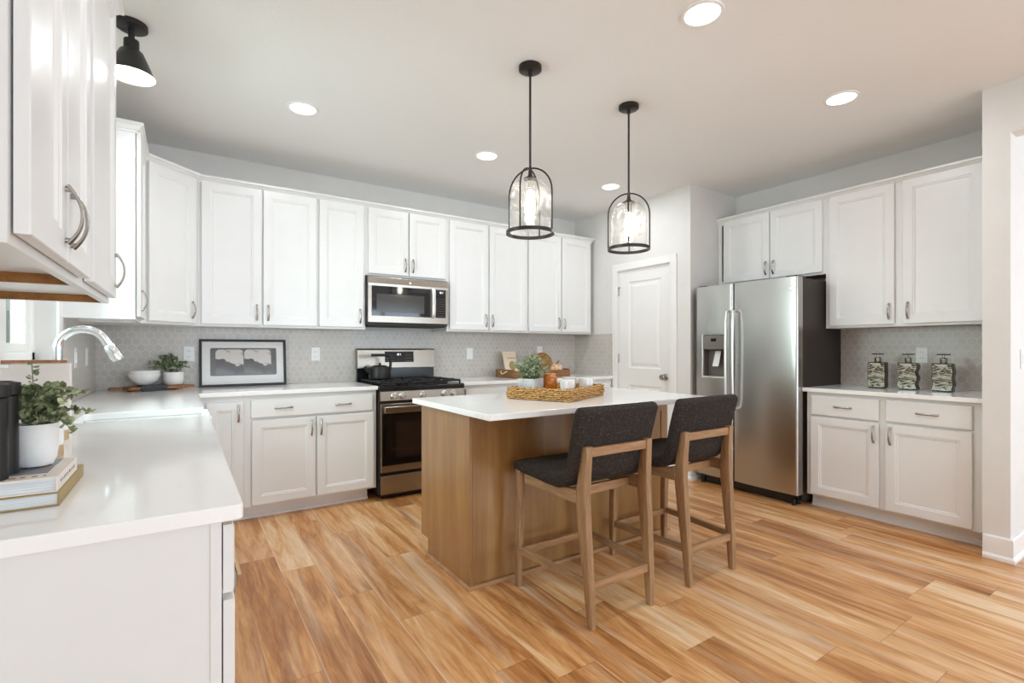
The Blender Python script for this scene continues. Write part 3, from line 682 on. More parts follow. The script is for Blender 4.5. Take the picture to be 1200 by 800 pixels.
# ------------------------------------------------------------------ island
isl = thing('kitchen_island', 'brown stained wood kitchen island in the room centre', 'island', (1.195, 2.19, 0))
IW, ID = 1.505, 0.60
MB().prism([(0, 0), (0, ID - 0.095), (0, ID - 0.095)][:2] + [(0.018, ID - 0.095), (0.018, 0)], 0, 0.10).prism([(0, 0), (0, ID), (0.018, ID), (0.018, 0)], 0.10, 0.884).obj('end_panel', 'island', isl, 0.0015)
MB().box(IW - 0.018, 0, 0, IW, ID - 0.095, 0.10).box(IW - 0.018, 0, 0.10, IW, ID, 0.884).obj('end_panel', 'island', isl, 0.0015)
MB().box(0.019, 0.006, 0.0, IW - 0.019, 0.022, 0.884).obj('back_panel', 'island', isl)
m = MB(); m.box(0.0185, 0.0, 0.0, 0.060, 0.006, 0.884).box(IW - 0.06, 0, 0, IW - 0.0185, 0.006, 0.884).box(0.06, 0.0, 0.80, IW - 0.06, 0.006, 0.884)
m.obj('back_frame', 'island', isl, 0.001)
MB().box(0.019, 0.023, 0.10, IW - 0.019, ID - 0.022, 0.884).box(0.019, 0.023, 0, IW - 0.019, ID - 0.10, 0.10).obj('carcass', 'island', isl)
for i in range(3):
    xa = 0.025 + i * (IW - 0.05) / 3; xb = xa + (IW - 0.05) / 3 - 0.008
    d = link('door', door_mesh(xb - xa, 0.57), 'island', isl, loc=(xb, ID - 0.021, 0.115), rot=(0, 0, PI)); d.data = d.data.copy(); d.data.materials.clear(); d.data.materials.append(M['island'])
    add_handle(d, 0.06, 0.48)
    d = link('drawer', drawer_mesh(xb - xa, 0.15), 'island', isl, loc=(xb, ID - 0.021, 0.70), rot=(0, 0, PI)); d.data = d.data.copy(); d.data.materials.clear(); d.data.materials.append(M['island'])
    add_handle(d, (xb - xa) / 2, 0.075, horiz=True)
m = MB(); SP = [(0, 0), (0.014, 0), (0.014, 0.008), (0.009, 0.016), (0, 0.019)]
loops = []
for (x, y), (ox, oy) in (((0, ID - 0.096), (-1, 0)), ((0, 0), (-1, -1)), ((IW, 0), (1, -1)), ((IW, ID - 0.096), (1, 0))):
    loops.append([(x + ox * o, y + oy * o, z) for o, z in SP])
m.loft(loops).obj('shoe_moulding', 'islandlight', isl)
tag(MB().prism(arc(1.155, 1.924, 0.008, PI, 1.5 * PI, 4) + arc(2.740, 1.924, 0.008, 1.5 * PI, 2 * PI, 4) + arc(2.740, 2.812, 0.008, 0, PI / 2, 4) + arc(1.155, 2.812, 0.008, PI / 2, PI, 4), 0.8845, 0.914)
    .obj('island_countertop', 'quartz', bevel=0.003), 'white quartz slab topping the wooden island', 'countertop')

# ------------------------------------------------------------------ stove
rg = thing('gas_range', 'stainless gas range with black oven door', 'stove', (1.297, 3.848, 0))
RW = 0.760
m = MB(); m.box(0, 0.035, 0.04, RW, 0.675, 0.895).box(0.03, 0.06, 0, RW - 0.03, 0.64, 0.04); m.obj('body', 'darkside', rg)
MB().box(0.008, 0.0, 0.045, RW - 0.008, 0.034, 0.196).obj('drawer', 'steel', rg, 0.004)
od = MB().box(0.008, 0.0, 0.222, RW - 0.008, 0.034, 0.770).obj('oven_door', 'steel', rg, 0.004)
MB().box(0.018, -0.003, 0.275, RW - 0.018, -0.0005, 0.695).obj('door_glass', 'blackglass', od)
k_ = NT('oven_window', 0.06, 0, (34, 24, 20)); M['ovenwin'] = k_.m
MB().box(0.13, -0.0036, 0.33, RW - 0.13, -0.0032, 0.62).obj('oven_window', 'ovenwin', od)
hb = MB(); hb.box(0.02, -0.058, 0.700, RW - 0.02, -0.040, 0.752).box(0.03, -0.041, 0.712, 0.07, -0.0005, 0.742).box(RW - 0.07, -0.041, 0.712, RW - 0.03, -0.0005, 0.742)
hb.obj('door_handle', 'steel', od, 0.006, seg=3)
cp = MB().loft([[(0.004, 0.034, 0.785), (RW - 0.004, 0.034, 0.785), (RW - 0.004, -0.004, 0.792), (0.004, -0.004, 0.792)], [(0.004, 0.034, 0.868), (RW - 0.004, 0.034, 0.868), (RW - 0.004, 0.010, 0.868), (0.004, 0.010, 0.868)]]).obj('control_panel', 'steel', rg, 0.003)
for fx in (0.115, 0.185, 0.365, 0.560, 0.645):
    kb = MB(); prof = [(0.026, 0.0), (0.026, -0.006), (0.0225, -0.009), (0.021, -0.030), (0.018, -0.034), (0.002, -0.035)]
    kb.loft([[(fx + r * math.cos(2 * PI * j / 24), 0.004 + y, 0.830 + r * math.sin(2 * PI * j / 24)) for j in range(24)] for r, y in prof])
    kb.box(fx - 0.004, -0.036, 0.812, fx + 0.004, -0.029, 0.848)
    kb.obj('knob', 'steelbright', cp, smooth=35)
MB().box(0.0, 0.012, 0.869, RW, 0.655, 0.905).obj('cooktop', 'blackenamel', rg, 0.004)
for gx0, gx1 in ((0.02, 0.262), (0.266, 0.494), (0.498, 0.740)):
    g = MB(); z0, z1 = 0.928, 0.942
    for x in (gx0, gx1 - 0.012): g.box(x, 0.045, z0, x + 0.012, 0.575, z1)
    for y in (0.045, 0.30, 0.563): g.box(gx0, y, z0, gx1, y + 0.012, z1)
    cxm = (gx0 + gx1) / 2
    for yc in (0.175, 0.435):
        g.box(gx0, yc - 0.006, z0, gx0 + 0.075, yc + 0.006, z1 + 0.004).box(gx1 - 0.075, yc - 0.006, z0, gx1, yc + 0.006, z1 + 0.004)
        g.box(cxm - 0.006, yc - 0.12, z0, cxm + 0.006, yc - 0.035, z1 + 0.004).box(cxm - 0.006, yc + 0.035, z0, cxm + 0.006, yc + 0.12, z1 + 0.004)
    for x in (gx0, gx1 - 0.012):
        for y in (0.047, 0.30, 0.561): g.box(x, y, 0.905, x + 0.012, y + 0.01, z0)
    g.obj('grate', 'castiron', rg, 0.002)
for bx, by in ((0.141, 0.175), (0.141, 0.435), (0.38, 0.305), (0.619, 0.175), (0.619, 0.435)):
    MB().lathe([(0.055, 0.905), (0.055, 0.910), (0.040, 0.916), (0.036, 0.924), (0.001, 0.925)], bx, by, 24).obj('burner', 'castiron', rg, smooth=40)
bgd = MB().box(0.006, 0.640, 0.897, RW - 0.006, 0.676, 1.035).obj('backguard', 'blackenamel', rg, 0.003)
bp_ = MB().loft([[(x, 0.610, 1.032), (x, 0.625, 1.200), (x, 0.640, 1.212), (x, 0.676, 1.212), (x, 0.676, 1.032)] for x in (0.0, RW)]).obj('backguard_panel', 'steel', rg, 0.004)
def slant(x0, z0, x1, z1, off): return [(x, 0.610 + (z - 1.032) * 15 / 168 - off, z) for x, z in ((x0, z0), (x1, z0), (x1, z1), (x0, z1))]
m = MB(); q = slant(0.255, 1.085, 0.535, 1.185, 0.002); q2 = slant(0.255, 1.085, 0.535, 1.185, -0.004); m.loft([q2, q]).obj('display', 'blackglass', bp_)
def seg_digit(m, x, z, ch, w=0.010, h=0.018, t=0.0026, fn=None):
    S = {'a': (0, h - t, w, h), 'b': (w - t, h / 2, w, h), 'c': (w - t, 0, w, h / 2), 'd': (0, 0, w, t), 'e': (0, 0, t, h / 2), 'f': (0, h / 2, t, h), 'g': (0, h / 2 - t / 2, w, h / 2 + t / 2)}
    D = {'1': 'bc', '2': 'abged', '3': 'abgcd', '0': 'abcdef', '8': 'abcdefg'}
    for s_ in D[ch]:
        a, b, c2, d2 = S[s_]; m.quad(*fn(x + a, z + b, x + c2, z + d2))
m = MB()
for i, ch in enumerate('121'): seg_digit(m, 0.365 + i * 0.016, 1.148, ch, fn=lambda a, b, c2, d2: slant(a, b, c2, d2, 0.003))
m.obj('clock_digits', 'digits', bp_)
m = MB()
for i in range(5):
    for j in range(3):
        for xb in (0.275, 0.455):
            if i < 4: m.quad(*slant(xb + i * 0.018, 1.096 + j * 0.026, xb + i * 0.018 + 0.008, 1.096 + j * 0.026 + 0.004, 0.003))
m.obj('button_legends', 'greyplastic', bp_)
# kettle
kt = thing('kettle', 'matte black kettle on the rear left burner', 'kettle', (1.442, 4.284, 0.9465))
MB().lathe([(0.088, 0), (0.095, 0.006), (0.096, 0.03), (0.090, 0.085), (0.082, 0.104), (0.060, 0.110), (0.001, 0.110)], seg=36).obj('body', 'kettleblack' if 'kettleblack' in M else 'blackmetal', kt, smooth=40)
MB().lathe([(0.060, 0.1105), (0.058, 0.116), (0.03, 0.120), (0.010, 0.121), (0.009, 0.132), (0.013, 0.138), (0.001, 0.140)], seg=28).obj('lid', 'blackmetal', kt, smooth=40)
MB().tube([(-0.085, -0.01, 0.055), (-0.115, -0.015, 0.075), (-0.140, -0.02, 0.108)], [0.022, 0.015, 0.011], 12).obj('spout', 'blackmetal', kt, smooth=50)
hpts = [(0.092, 0.0, 0.07), (0.097, 0.0, 0.12), (0.098, 0.0, 0.185), (0.088, 0.0, 0.203), (0.06, 0.0, 0.208), (-0.04, 0.0, 0.208), (-0.075, 0, 0.208)]
MB().tube(hpts, 0.0125, 10, up=(0, 1, 0)).obj('handle', 'blackmetal', kt, smooth=50)

# ------------------------------------------------------------------ microwave
mw = thing('microwave', 'stainless over-the-range microwave with black window', 'microwave', (1.293, 4.150, 1.418))
MW, MH = 0.752, 0.418
MB().box(0.0, 0.022, 0.0, MW, YB - 4.150 - 0.010, MH).obj('body', 'darkside', mw)
MB().box(0.02, 0.03, -0.012, MW - 0.02, 0.33, -0.0005).obj('underside_grille', 'castiron', mw)
dr = MB().loft([[(x, 0.021, 0.012), (x, 0.0, 0.018), (x, 0.0, 0.072), (x, 0.0, 0.330), (x, -0.002, 0.350), (x, 0.006, 0.405), (x, 0.021, 0.418)] for x in (0.002, MW - 0.002)]).obj('front', 'steel', mw, 0.002)
MB().box(0.035, -0.004, 0.074, 0.572, -0.0002, 0.330).obj('door_glass', 'blackglass', dr)
k_ = NT('microwave_window', 0.12, 0, (58, 54, 50)); M['mwwin'] = k_.m
MB().box(0.075, -0.0045, 0.105, 0.510, -0.0041, 0.262).obj('window', 'mwwin', dr)
MB().box(0.624, -0.004, 0.074, 0.722, -0.0002, 0.330).obj('keypad', 'blackglass', dr)
MB().loft([[(0.578 + a, -0.004 - b, z) for a, b in ((0, 0), (0.034, 0), (0.034, 0.020 * k2 + 0.006), (0.017, 0.028 * k2 + 0.008), (0, 0.020 * k2 + 0.006))] for z, k2 in ((0.070, 0.3), (0.10, 0.8), (0.20, 1.0), (0.30, 0.8), (0.334, 0.3))]).obj('handle', 'steelbright', dr, smooth=50)
m = MB()
for j in range(8):
    for i in range(4): m.quad((0.640 + i * 0.019, -0.0046, 0.088 + j * 0.022), (0.650 + i * 0.019, -0.0046, 0.088 + j * 0.022), (0.650 + i * 0.019, -0.0046, 0.094 + j * 0.022), (0.640 + i * 0.019, -0.0046, 0.094 + j * 0.022))
m.obj('button_legends', 'ink', dr)
m = MB()
for i, ch in enumerate('121'): seg_digit(m, 0.655 + i * 0.014, 0.296, ch, 0.009, 0.016, 0.0024, fn=lambda a, b, c2, d2: [(a, -0.0046, b), (c2, -0.0046, b), (c2, -0.0046, d2), (a, -0.0046, d2)])
m.obj('clock_digits', 'digits', dr)
MB().box(0.368, -0.0050, 0.362, 0.386, -0.0005, 0.380).obj('badge', 'steelbright', dr, 0.002)

# ------------------------------------------------------------------ refrigerator
fg = thing('refrigerator', 'stainless side-by-side refrigerator with dark sides', 'refrigerator', (3.902, 2.846, 0), -PI / 2)
FW, FH = 0.902, 1.772
MB().box(0.004, 0.082, 0.03, FW - 0.004, 0.715, FH - 0.012).obj('body', 'darkside', fg, 0.004)
MB().box(0.02, 0.05, 0.012, FW - 0.02, 0.082, 0.082).obj('toe_grille', 'blackenamel', fg)
for x in (0.05, FW - 0.05): MB().cyl((x, 0.04, 0.0), (x, 0.04, 0.05), 0.016).obj('foot', 'blackmetal', fg)
for x in (0.06, FW - 0.06): MB().box(x - 0.04, 0.02, FH - 0.011, x + 0.04, 0.16, FH + 0.006).obj('hinge_cover', 'darkside', fg, 0.003)
def fdoor(x0, x1, hole=None):
    m = MB(); w = x1 - x0; t = 0.074; z0, z1 = 0.088, FH - 0.006
    def yf(x):
        s = (x - x0) / w; e = min(x - x0, x1 - x); r = 0.018
        y = -0.010 * (1 - (2 * s - 1) ** 2)
        if e < r: y += r * (1 - math.sqrt(max(0, 1 - ((r - e) / r) ** 2)))
        return y
    xs = sorted(set([x0 + 0.018 * (1 - math.cos(PI / 2 * i / 6)) for i in range(7)] + [x1 - 0.018 * (1 - math.cos(PI / 2 * i / 6)) for i in range(7)] + [x0 + 0.018 + (w - 0.036) * i / 14 for i in range(15)] + ([hole[0], hole[1]] if hole else [])))
    for a, b in zip(xs, xs[1:]):
        if b - a < 1e-6: continue
        zz = [(z0, z1)]
        if hole and a >= hole[0] - 1e-6 and b <= hole[1] + 1e-6: zz = [(z0, hole[2]), (hole[3], z1)]
        for c_, d_ in zz: m.quad((a, yf(a), c_), (b, yf(b), c_), (b, yf(b), d_), (a, yf(a), d_))
        m.quad((a, yf(a), z1), (b, yf(b), z1), (b, t, z1), (a, t, z1)); m.quad((a, yf(a), z0), (a, t, z0), (b, t, z0), (b, yf(b), z0))
    for x in (x0, x1): m.quad((x, yf(x), z0), (x, yf(x), z1), (x, t, z1), (x, t, z0))
    m.quad((x0, t, z0), (x0, t, z1), (x1, t, z1), (x1, t, z0))
    bmesh.ops.remove_doubles(m.bm, verts=m.bm.verts, dist=1e-6)
    return m
HO = (0.078, 0.296, 0.960, 1.335)
fz = fdoor(0.0, 0.366, HO).obj('door', 'steelfridge', fg, smooth=30)
fr2 = fdoor(0.372, FW).obj('door', 'steelfridge', fg, smooth=30)
for d, xh in ((fz, 0.338), (fr2, 0.402)):
    m = MB(); pts = [(xh, -0.004, 1.535), (xh, -0.045, 1.525), (xh, -0.058, 1.45), (xh, -0.064, 1.25), (xh, -0.064, 1.0), (xh, -0.058, 0.78), (xh, -0.045, 0.715), (xh, -0.004, 0.700)]
    m.tube(pts, [0.014] * 8, 12, 0.75, up=(1, 0, 0)); m.obj('handle', 'steelbright', d, smooth=50)
dsp = MB(); fy0 = -0.013
a0, a1, b0, b1 = HO
for q in ((a0 - 0.008, b0 - 0.008, a0 + 0.006, b1 + 0.004), (a1 - 0.006, b0 - 0.008, a1 + 0.008, b1 + 0.004), (a0, b0 - 0.008, a1, b0 + 0.008)): dsp.box(q[0], fy0, q[1], q[2], 0.01, q[3])
dsp.obj('dispenser_frame', 'steelbright', fz, 0.003)
cv_ = MB(); cv_.quad((a0, 0.07, b0), (a1, 0.07, b0), (a1, 0.07, b1), (a0, 0.07, b1)); cv_.quad((a0, -0.004, b0), (a1, -0.004, b0), (a1, 0.07, b0), (a0, 0.07, b0)); cv_.quad((a0, -0.004, b1), (a0, 0.07, b1), (a1, 0.07, b1), (a1, -0.004, b1))
for x in (a0, a1): cv_.quad((x, -0.004, b0), (x, 0.07, b0), (x, 0.07, b1), (x, -0.004, b1))
cv_.obj('dispenser_recess', 'greyplastic', fz)
dpn = MB().prism([(a0 + 0.004, -0.014), (a1 - 0.004, -0.014), (a1 - 0.004, 0.02), (a0 + 0.004, 0.02)], 1.205, 1.33).obj('dispenser_panel', 'greyplastic', fz, 0.003)
MB().box(0.165, -0.0155, 1.275, 0.215, -0.0143, 1.300).obj('display', 'blackglass', dpn)
MB().loft([[(0.170, 0.045, 1.19), (0.225, 0.045, 1.19), (0.225, 0.052, 1.19), (0.170, 0.052, 1.19)], [(0.160, 0.012, 1.055), (0.222, 0.012, 1.055), (0.222, 0.018, 1.055), (0.160, 0.018, 1.055)]]).obj('dispenser_paddle', 'whiteplastic', fz, 0.002)
m = MB(); m.loft([[(0.85 + r * math.cos(2 * PI * j / 20), -0.004 + y, 1.672 + r * math.sin(2 * PI * j / 20)) for j in range(20)] for r, y in ((0.015, 0.0), (0.015, -0.004), (0.012, -0.005))]).obj('badge', 'steelbright', fr2, smooth=40)

# ------------------------------------------------------------------ ceiling lamps
CANS = [(1.96, 1.395, 'recessed ceiling light nearest above the island stools'), (3.325, 1.401, 'recessed ceiling light in front of the right wall cabinets'), (0.629, 3.342, 'recessed ceiling light near the sink corner'),
        (1.992, 3.363, 'recessed ceiling light in front of the stove'), (3.337, 3.361, 'recessed ceiling light close to the pantry door')]
for x, y, lb_ in CANS:
    t = thing('recessed_light', lb_, 'ceiling light', (x, y, H), 0, 'recessed ceiling lights')
    MB().lathe([(0.074, -0.001), (0.078, -0.006), (0.092, -0.004), (0.094, 0.0)], seg=40, cap=False).obj('trim_ring', 'whiteplastic', t, smooth=50)
    MB().lathe([(0.0745, -0.0015), (0.0745, -0.003), (0.001, -0.0045)], seg=40).obj('lens', 'can', t, smooth=50)
    area('recessed_lamp_glow', (x, y, H - 0.012), (0, 0, 0), 0.14, 0.14, CAN_P, (0.89, 0.94, 1.0), 'DISK')
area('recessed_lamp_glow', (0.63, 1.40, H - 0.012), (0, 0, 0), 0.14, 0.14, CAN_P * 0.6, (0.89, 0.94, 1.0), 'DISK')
# pendants
def pendant(x, y, az, label):
    t = thing('pendant_light', label, 'pendant light', (x, y, 1.835), -az, 'caged glass pendants')
    zr = H - 1.835
    MB().lathe([(0.062, zr - 0.0005), (0.062, zr - 0.020), (0.056, zr - 0.024), (0.012, zr - 0.026), (0.010, zr - 0.05)], seg=32).obj('canopy', 'bronze', t, smooth=40)
    MB().cyl((0, 0, 0.36), (0, 0, zr - 0.02), 0.0062, seg=12).obj('rod', 'bronze', t, smooth=50)
    R = 0.126; zs = 0.215; rise = 0.128
    for kk in (0, 1):
        dx, dy = ((0, 1), (1, 0))[kk]
        off = 0.004 * kk
        pts = [(dx * R, dy * R, z) for z in (0.0, 0.08, 0.16)]
        for i in range(0, 17):
            a = PI * i / 16; pts.append((dx * R * math.cos(a), dy * R * math.cos(a), zs + (rise + off) * math.sin(a)))
        pts += [(-dx * R, -dy * R, z) for z in (0.16, 0.08, 0.0)]
        MB().tube(pts, 0.0046, 8, up=(dy, dx, 0)).obj('cage_arch', 'bronze', t, smooth=60)
    ring = MB(); L = []
    for r, z in ((0.121, -0.009), (0.130, -0.009), (0.130, 0.009), (0.121, 0.009)): L.append([(r * math.cos(2 * PI * j / 48), r * math.sin(2 * PI * j / 48), z) for j in range(48)])
    ring.loft(L, closed=True).obj('cage_ring', 'bronze', t, smooth=40)
    MB().lathe([(0.112, 0.004), (0.112, 0.10), (0.1115, 0.19), (0.105, 0.225), (0.088, 0.258), (0.06, 0.278), (0.034, 0.286)], seg=44, cap=False).obj('glass_shade', 'seedglass', t, smooth=60)
    MB().lathe([(0.036, 0.287), (0.036, 0.293), (0.020, 0.297), (0.012, 0.31), (0.0065, 0.36)], seg=24).obj('shade_cap', 'bronze', t, smooth=40)
    MB().lathe([(0.018, 0.286), (0.020, 0.25), (0.020, 0.225)], seg=20).obj('socket', 'nickel', t, smooth=40)
    MB().lathe([(0.013, 0.225), (0.018, 0.20), (0.026, 0.165), (0.027, 0.13), (0.022, 0.095), (0.010, 0.08), (0.001, 0.078)], seg=24).obj('bulb', 'bulb', t, smooth=60)
    return t
pendant(1.556, 2.17, math.radians(60), 'caged glass pendant above the woven tray')
pendant(2.321, 2.18, math.radians(48), 'caged glass pendant in front of the pantry door')
# semi-flush lamp over the sink
fl = thing('flush_light', 'black cone ceiling lamp over the sink', 'ceiling light', (-0.203, 2.914, H))
MB().lathe([(0.064, -0.0005), (0.064, -0.02), (0.056, -0.026), (0.014, -0.03), (0.012, -0.075)], seg=32).obj('canopy', 'blackmetal', fl, smooth=40)
MB().lathe([(0.014, -0.07), (0.030, -0.078), (0.031, -0.125), (0.036, -0.128)], seg=28).obj('neck', 'blackmetal', fl, smooth=40)
k = NT('black_shade_white_inside', 0.4); geo = k.n('ShaderNodeNewGeometry'); k.base(k.mix(geo.outputs['Backfacing'], (242, 240, 236), (36, 35, 34))); M['shadein'] = k.m
MB().lathe([(0.036, -0.124), (0.046, -0.132), (0.060, -0.165), (0.092, -0.242), (0.093, -0.244)], seg=40, cap=False).obj('shade', 'shadein', fl, smooth=60)
MB().lathe([(0.0885, -0.238), (0.0885, -0.241), (0.05, -0.248), (0.001, -0.250)], seg=40).obj('diffuser', 'can', fl, smooth=60)
area('flush_lamp_glow', (-0.203, 2.914, H - 0.262), (0, 0, 0), 0.17, 0.17, FLUSH_P, (0.89, 0.94, 1.0), 'DISK')

# ------------------------------------------------------------------ outlets and switches
def plate(label, loc, rz, kind='outlet'):
    t = thing(kind if kind != 'outlet' else 'wall_outlet', label, 'outlet' if kind == 'outlet' else 'switch', loc, rz, 'white wall plates')
    MB().box(-0.036, -0.006, -0.058, 0.036, 0, 0.058).obj('cover_plate', 'whiteplastic', t, 0.003)
    if kind == 'outlet':
        for dz in (-0.022, 0.022):
            s = MB(); s.lathe([(0.001, 0), (0.001, 0)], seg=3) if False else s.box(-0.016, -0.0085, dz - 0.014, 0.016, -0.0055, dz + 0.014)
            so = s.obj('socket', 'whiteplastic', t, 0.004)
            MB().box(-0.008, -0.0090, dz - 0.005, -0.006, -0.0086, dz + 0.005).box(0.006, -0.0090, dz - 0.005, 0.008, -0.0086, dz + 0.005).obj('slots', 'darkgap', so)
    else:
        MB().box(-0.016, -0.010, -0.032, 0.016, -0.0055, 0.032).obj('rocker', 'whiteplastic', t, 0.002)
    return t
plate('white outlet just left of the framed print', (0.035, YB - 0.008, 1.172), 0)
plate('white outlet between the framed print and the stove', (0.955, YB - 0.008, 1.164), 0)
plate('white switch plate right of the stove', (2.472, YB - 0.008, 1.160), 0, 'wall_switch')
plate('white outlet above the rustic tray', (3.376, YB - 0.008, 1.180), 0)
plate('white outlet behind the middle soap dispenser', (XR - 0.008, 1.400, 1.163), -PI / 2)
plate('white switch plate on the left tiles nearest the sink window', (XL + 0.008, 3.745, 1.160), PI / 2, 'wall_switch')
plate('white outlet on the left tiles closest to the corner', (XL + 0.008, 4.137, 1.160), PI / 2)
plate('white light switch on the wall end past the right counter', (4.150, 0.78, 1.150), 0, 'wall_switch')

# ------------------------------------------------------------------ stools
def rrect(cx, cy, z, w, d, r=0.006, n=2, axis='z'):
    pts = []
    for sx, sy, a0 in ((1, 1, 0), (-1, 1, PI / 2), (-1, -1, PI), (1, -1, 1.5 * PI)):
        for i in range(n + 1):
            a = a0 + PI / 2 * i / n; pts.append((cx + sx * (w / 2 - r) + r * math.cos(a), cy + sy * (d / 2 - r) + r * math.sin(a)))
    return [(x, y, z) for x, y in pts]
def make_stool():
    t = thing('counter_stool', '', 'stool', (0, 0, 0), 0, 'tweed counter stools')
    for sx in (-1, 1):
        lp = [rrect(sx * 0.228, 0.250, 0.0, 0.028, 0.030), rrect(sx * 0.227, 0.247, 0.20, 0.034, 0.036), rrect(sx * 0.224, 0.240, 0.45, 0.040, 0.042), rrect(sx * 0.222, 0.236, 0.606, 0.040, 0.042)]
        MB().loft(lp).obj('leg', 'wood_stool', t, smooth=35)
        lp = [rrect(sx * 0.186, -0.250, 0.0, 0.028, 0.032), rrect(sx * 0.190, -0.240, 0.18, 0.034, 0.042), rrect(sx * 0.194, -0.220, 0.40, 0.038, 0.054), rrect(sx * 0.195, -0.207, 0.55, 0.040, 0.060), rrect(sx * 0.193, -0.214, 0.66, 0.040, 0.050), rrect(sx * 0.190, -0.228, 0.785, 0.038, 0.038)]
        MB().loft(lp).obj('leg', 'wood_stool', t, smooth=35)
    for sx in (-1, 1):
        MB().loft([[(sx * 0.207, -0.19, z) if False else (sx * x, y, z) for x, z in ((0.196, 0.530), (0.218, 0.530), (0.218, 0.588), (0.196, 0.588))] for y in (-0.185, 0.222)]).obj('seat_rail', 'wood_stool_y', t, 0.002)
        MB().loft([[(sx * (xo + dx), y, z + dz) for dx, dz in ((-0.010, 0), (0.010, 0), (0.010, 0.034), (-0.010, 0.034))] for xo, y, z in ((0.190, -0.222, 0.170), (0.227, 0.232, 0.170))]).obj('stretcher', 'wood_stool_y', t, 0.002)
    MB().box(-0.196, -0.110, 0.530, 0.196, -0.088, 0.572).obj('seat_rail', 'wood_stool_x', t, 0.002)
    MB().box(-0.204, 0.228, 0.530, 0.204, 0.250, 0.588).obj('seat_rail', 'wood_stool_x', t, 0.002)
    MB().box(-0.212, 0.236, 0.160, 0.212, 0.256, 0.194).obj('stretcher', 'wood_stool_x', t, 0.002)
    MB().box(-0.172, -0.251, 0.158, 0.172, -0.231, 0.196).obj('stretcher', 'wood_stool_x', t, 0.002)
    MB().box(-0.173, -0.238, 0.738, 0.173, -0.216, 0.778).obj('top_rail', 'wood_stool_x', t, 0.002)
    # upholstered shell: seat sweeping up into the back
    path = [(0.282, 0.606, 0.030, 0.470), (0.272, 0.611, 0.052, 0.484), (0.22, 0.616, 0.060, 0.490), (0.10, 0.612, 0.058, 0.490), (0.0, 0.606, 0.058, 0.488), (-0.07, 0.607, 0.060, 0.486), (-0.118, 0.622, 0.062, 0.484), (-0.150, 0.650, 0.062, 0.484),
            (-0.168, 0.690, 0.060, 0.486), (-0.178, 0.740, 0.056, 0.490), (-0.192, 0.800, 0.054, 0.496), (-0.211, 0.870, 0.052, 0.500), (-0.230, 0.935, 0.050, 0.500), (-0.234, 0.948, 0.042, 0.492), (-0.236, 0.954, 0.024, 0.478)]
    loops = []
    for i, (y, z, th, w) in enumerate(path):
        a = path[max(0, i - 1)]; b = path[min(len(path) - 1, i + 1)]
        ty, tz = b[0] - a[0], b[1] - a[1]; ln = math.hypot(ty, tz); ty /= ln; tz /= ln
        ny, nz = tz, -ty                     # normal, towards the sitter for the back, up for the seat
        lp = []
        r = min(0.018, th * 0.45)
        for sx, sn, a0 in ((1, 1, 0), (-1, 1, PI / 2), (-1, -1, PI), (1, -1, 1.5 * PI)):
            for j in range(4):
                an = a0 + PI / 2 * j / 3
                u = sx * (w / 2 - r) + r * math.cos(an); v = sn * (th / 2 - r) + r * math.sin(an)
                lp.append((u, y + ny * v, z + nz * v))
        loops.append(lp)
    MB().loft(loops).obj('seat', 'tweed', t, smooth=60)
    return t
st1 = make_stool(); st1.location = (1.658, 1.848, 0); st1['label'] = 'charcoal tweed counter stool nearest the island end panel'
st2 = copy_tree(st1); st2.location = (2.336, 1.858, 0); st2['label'] = 'charcoal tweed counter stool nearer the refrigerator'

# ------------------------------------------------------------------ plants
def leaves(m, stems, n_per, size, droop=0.25, wide=0.75, start=0.2):
    for pts in stems:
        P = [Vector(p) for p in pts]
        for k2 in range(n_per):
            s = start + (1 - start) * (k2 + random.random() * 0.6) / n_per; q = min(s, 0.999) * (len(P) - 1); i = int(q); f = q - i
            p = P[i].lerp(P[i + 1], f); t = (P[i + 1] - P[i]).normalized()
            az = random.random() * 2 * PI; d = Vector((math.cos(az), math.sin(az), random.uniform(-droop, 0.6))).normalized()
            d = (d + t * 0.5).normalized(); sz = size * random.uniform(0.65, 1.15) * (1.1 - 0.4 * s)
            sd = d.cross(Vector((random.uniform(-1, 1), random.uniform(-1, 1), random.uniform(-0.4, 1)))).normalized() * sz * wide * 0.5
            nn = d.cross(sd).normalized() * sz * 0.12
            pr = [(0, 0, 0), (0.28, -0.85, 1), (0.65, -0.95, 1), (1.0, 0, 0), (0.65, 0.95, 1), (0.28, 0.85, 1)]
            vs = [m.bm.verts.new(p + d * (a * sz) + sd * b + nn * c3) for a, b, c3 in pr]
            m.face([vs[0], vs[1], vs[2], vs[3]]); m.face([vs[0], vs[3], vs[4], vs[5]])
m = MB(); leaves(m, SHRUB[1], 26, 0.20, 0.5, 0.8, 0.1); m.obj('foliage', 'hedge', SHRUB[0], smooth=60)
m = MB()
for s_ in SHRUB[1][::3]: m.tube(s_, 0.012, 5)
m.obj('stems', 'stem', SHRUB[0])
def arc_stem(p0, p1, lift, n=6):
    p0, p1 = Vector(p0), Vector(p1)
    return [tuple(p0.lerp(p1, i / n) + Vector((0, 0, lift * math.sin(PI * i / n)))) for i in range(n + 1)]
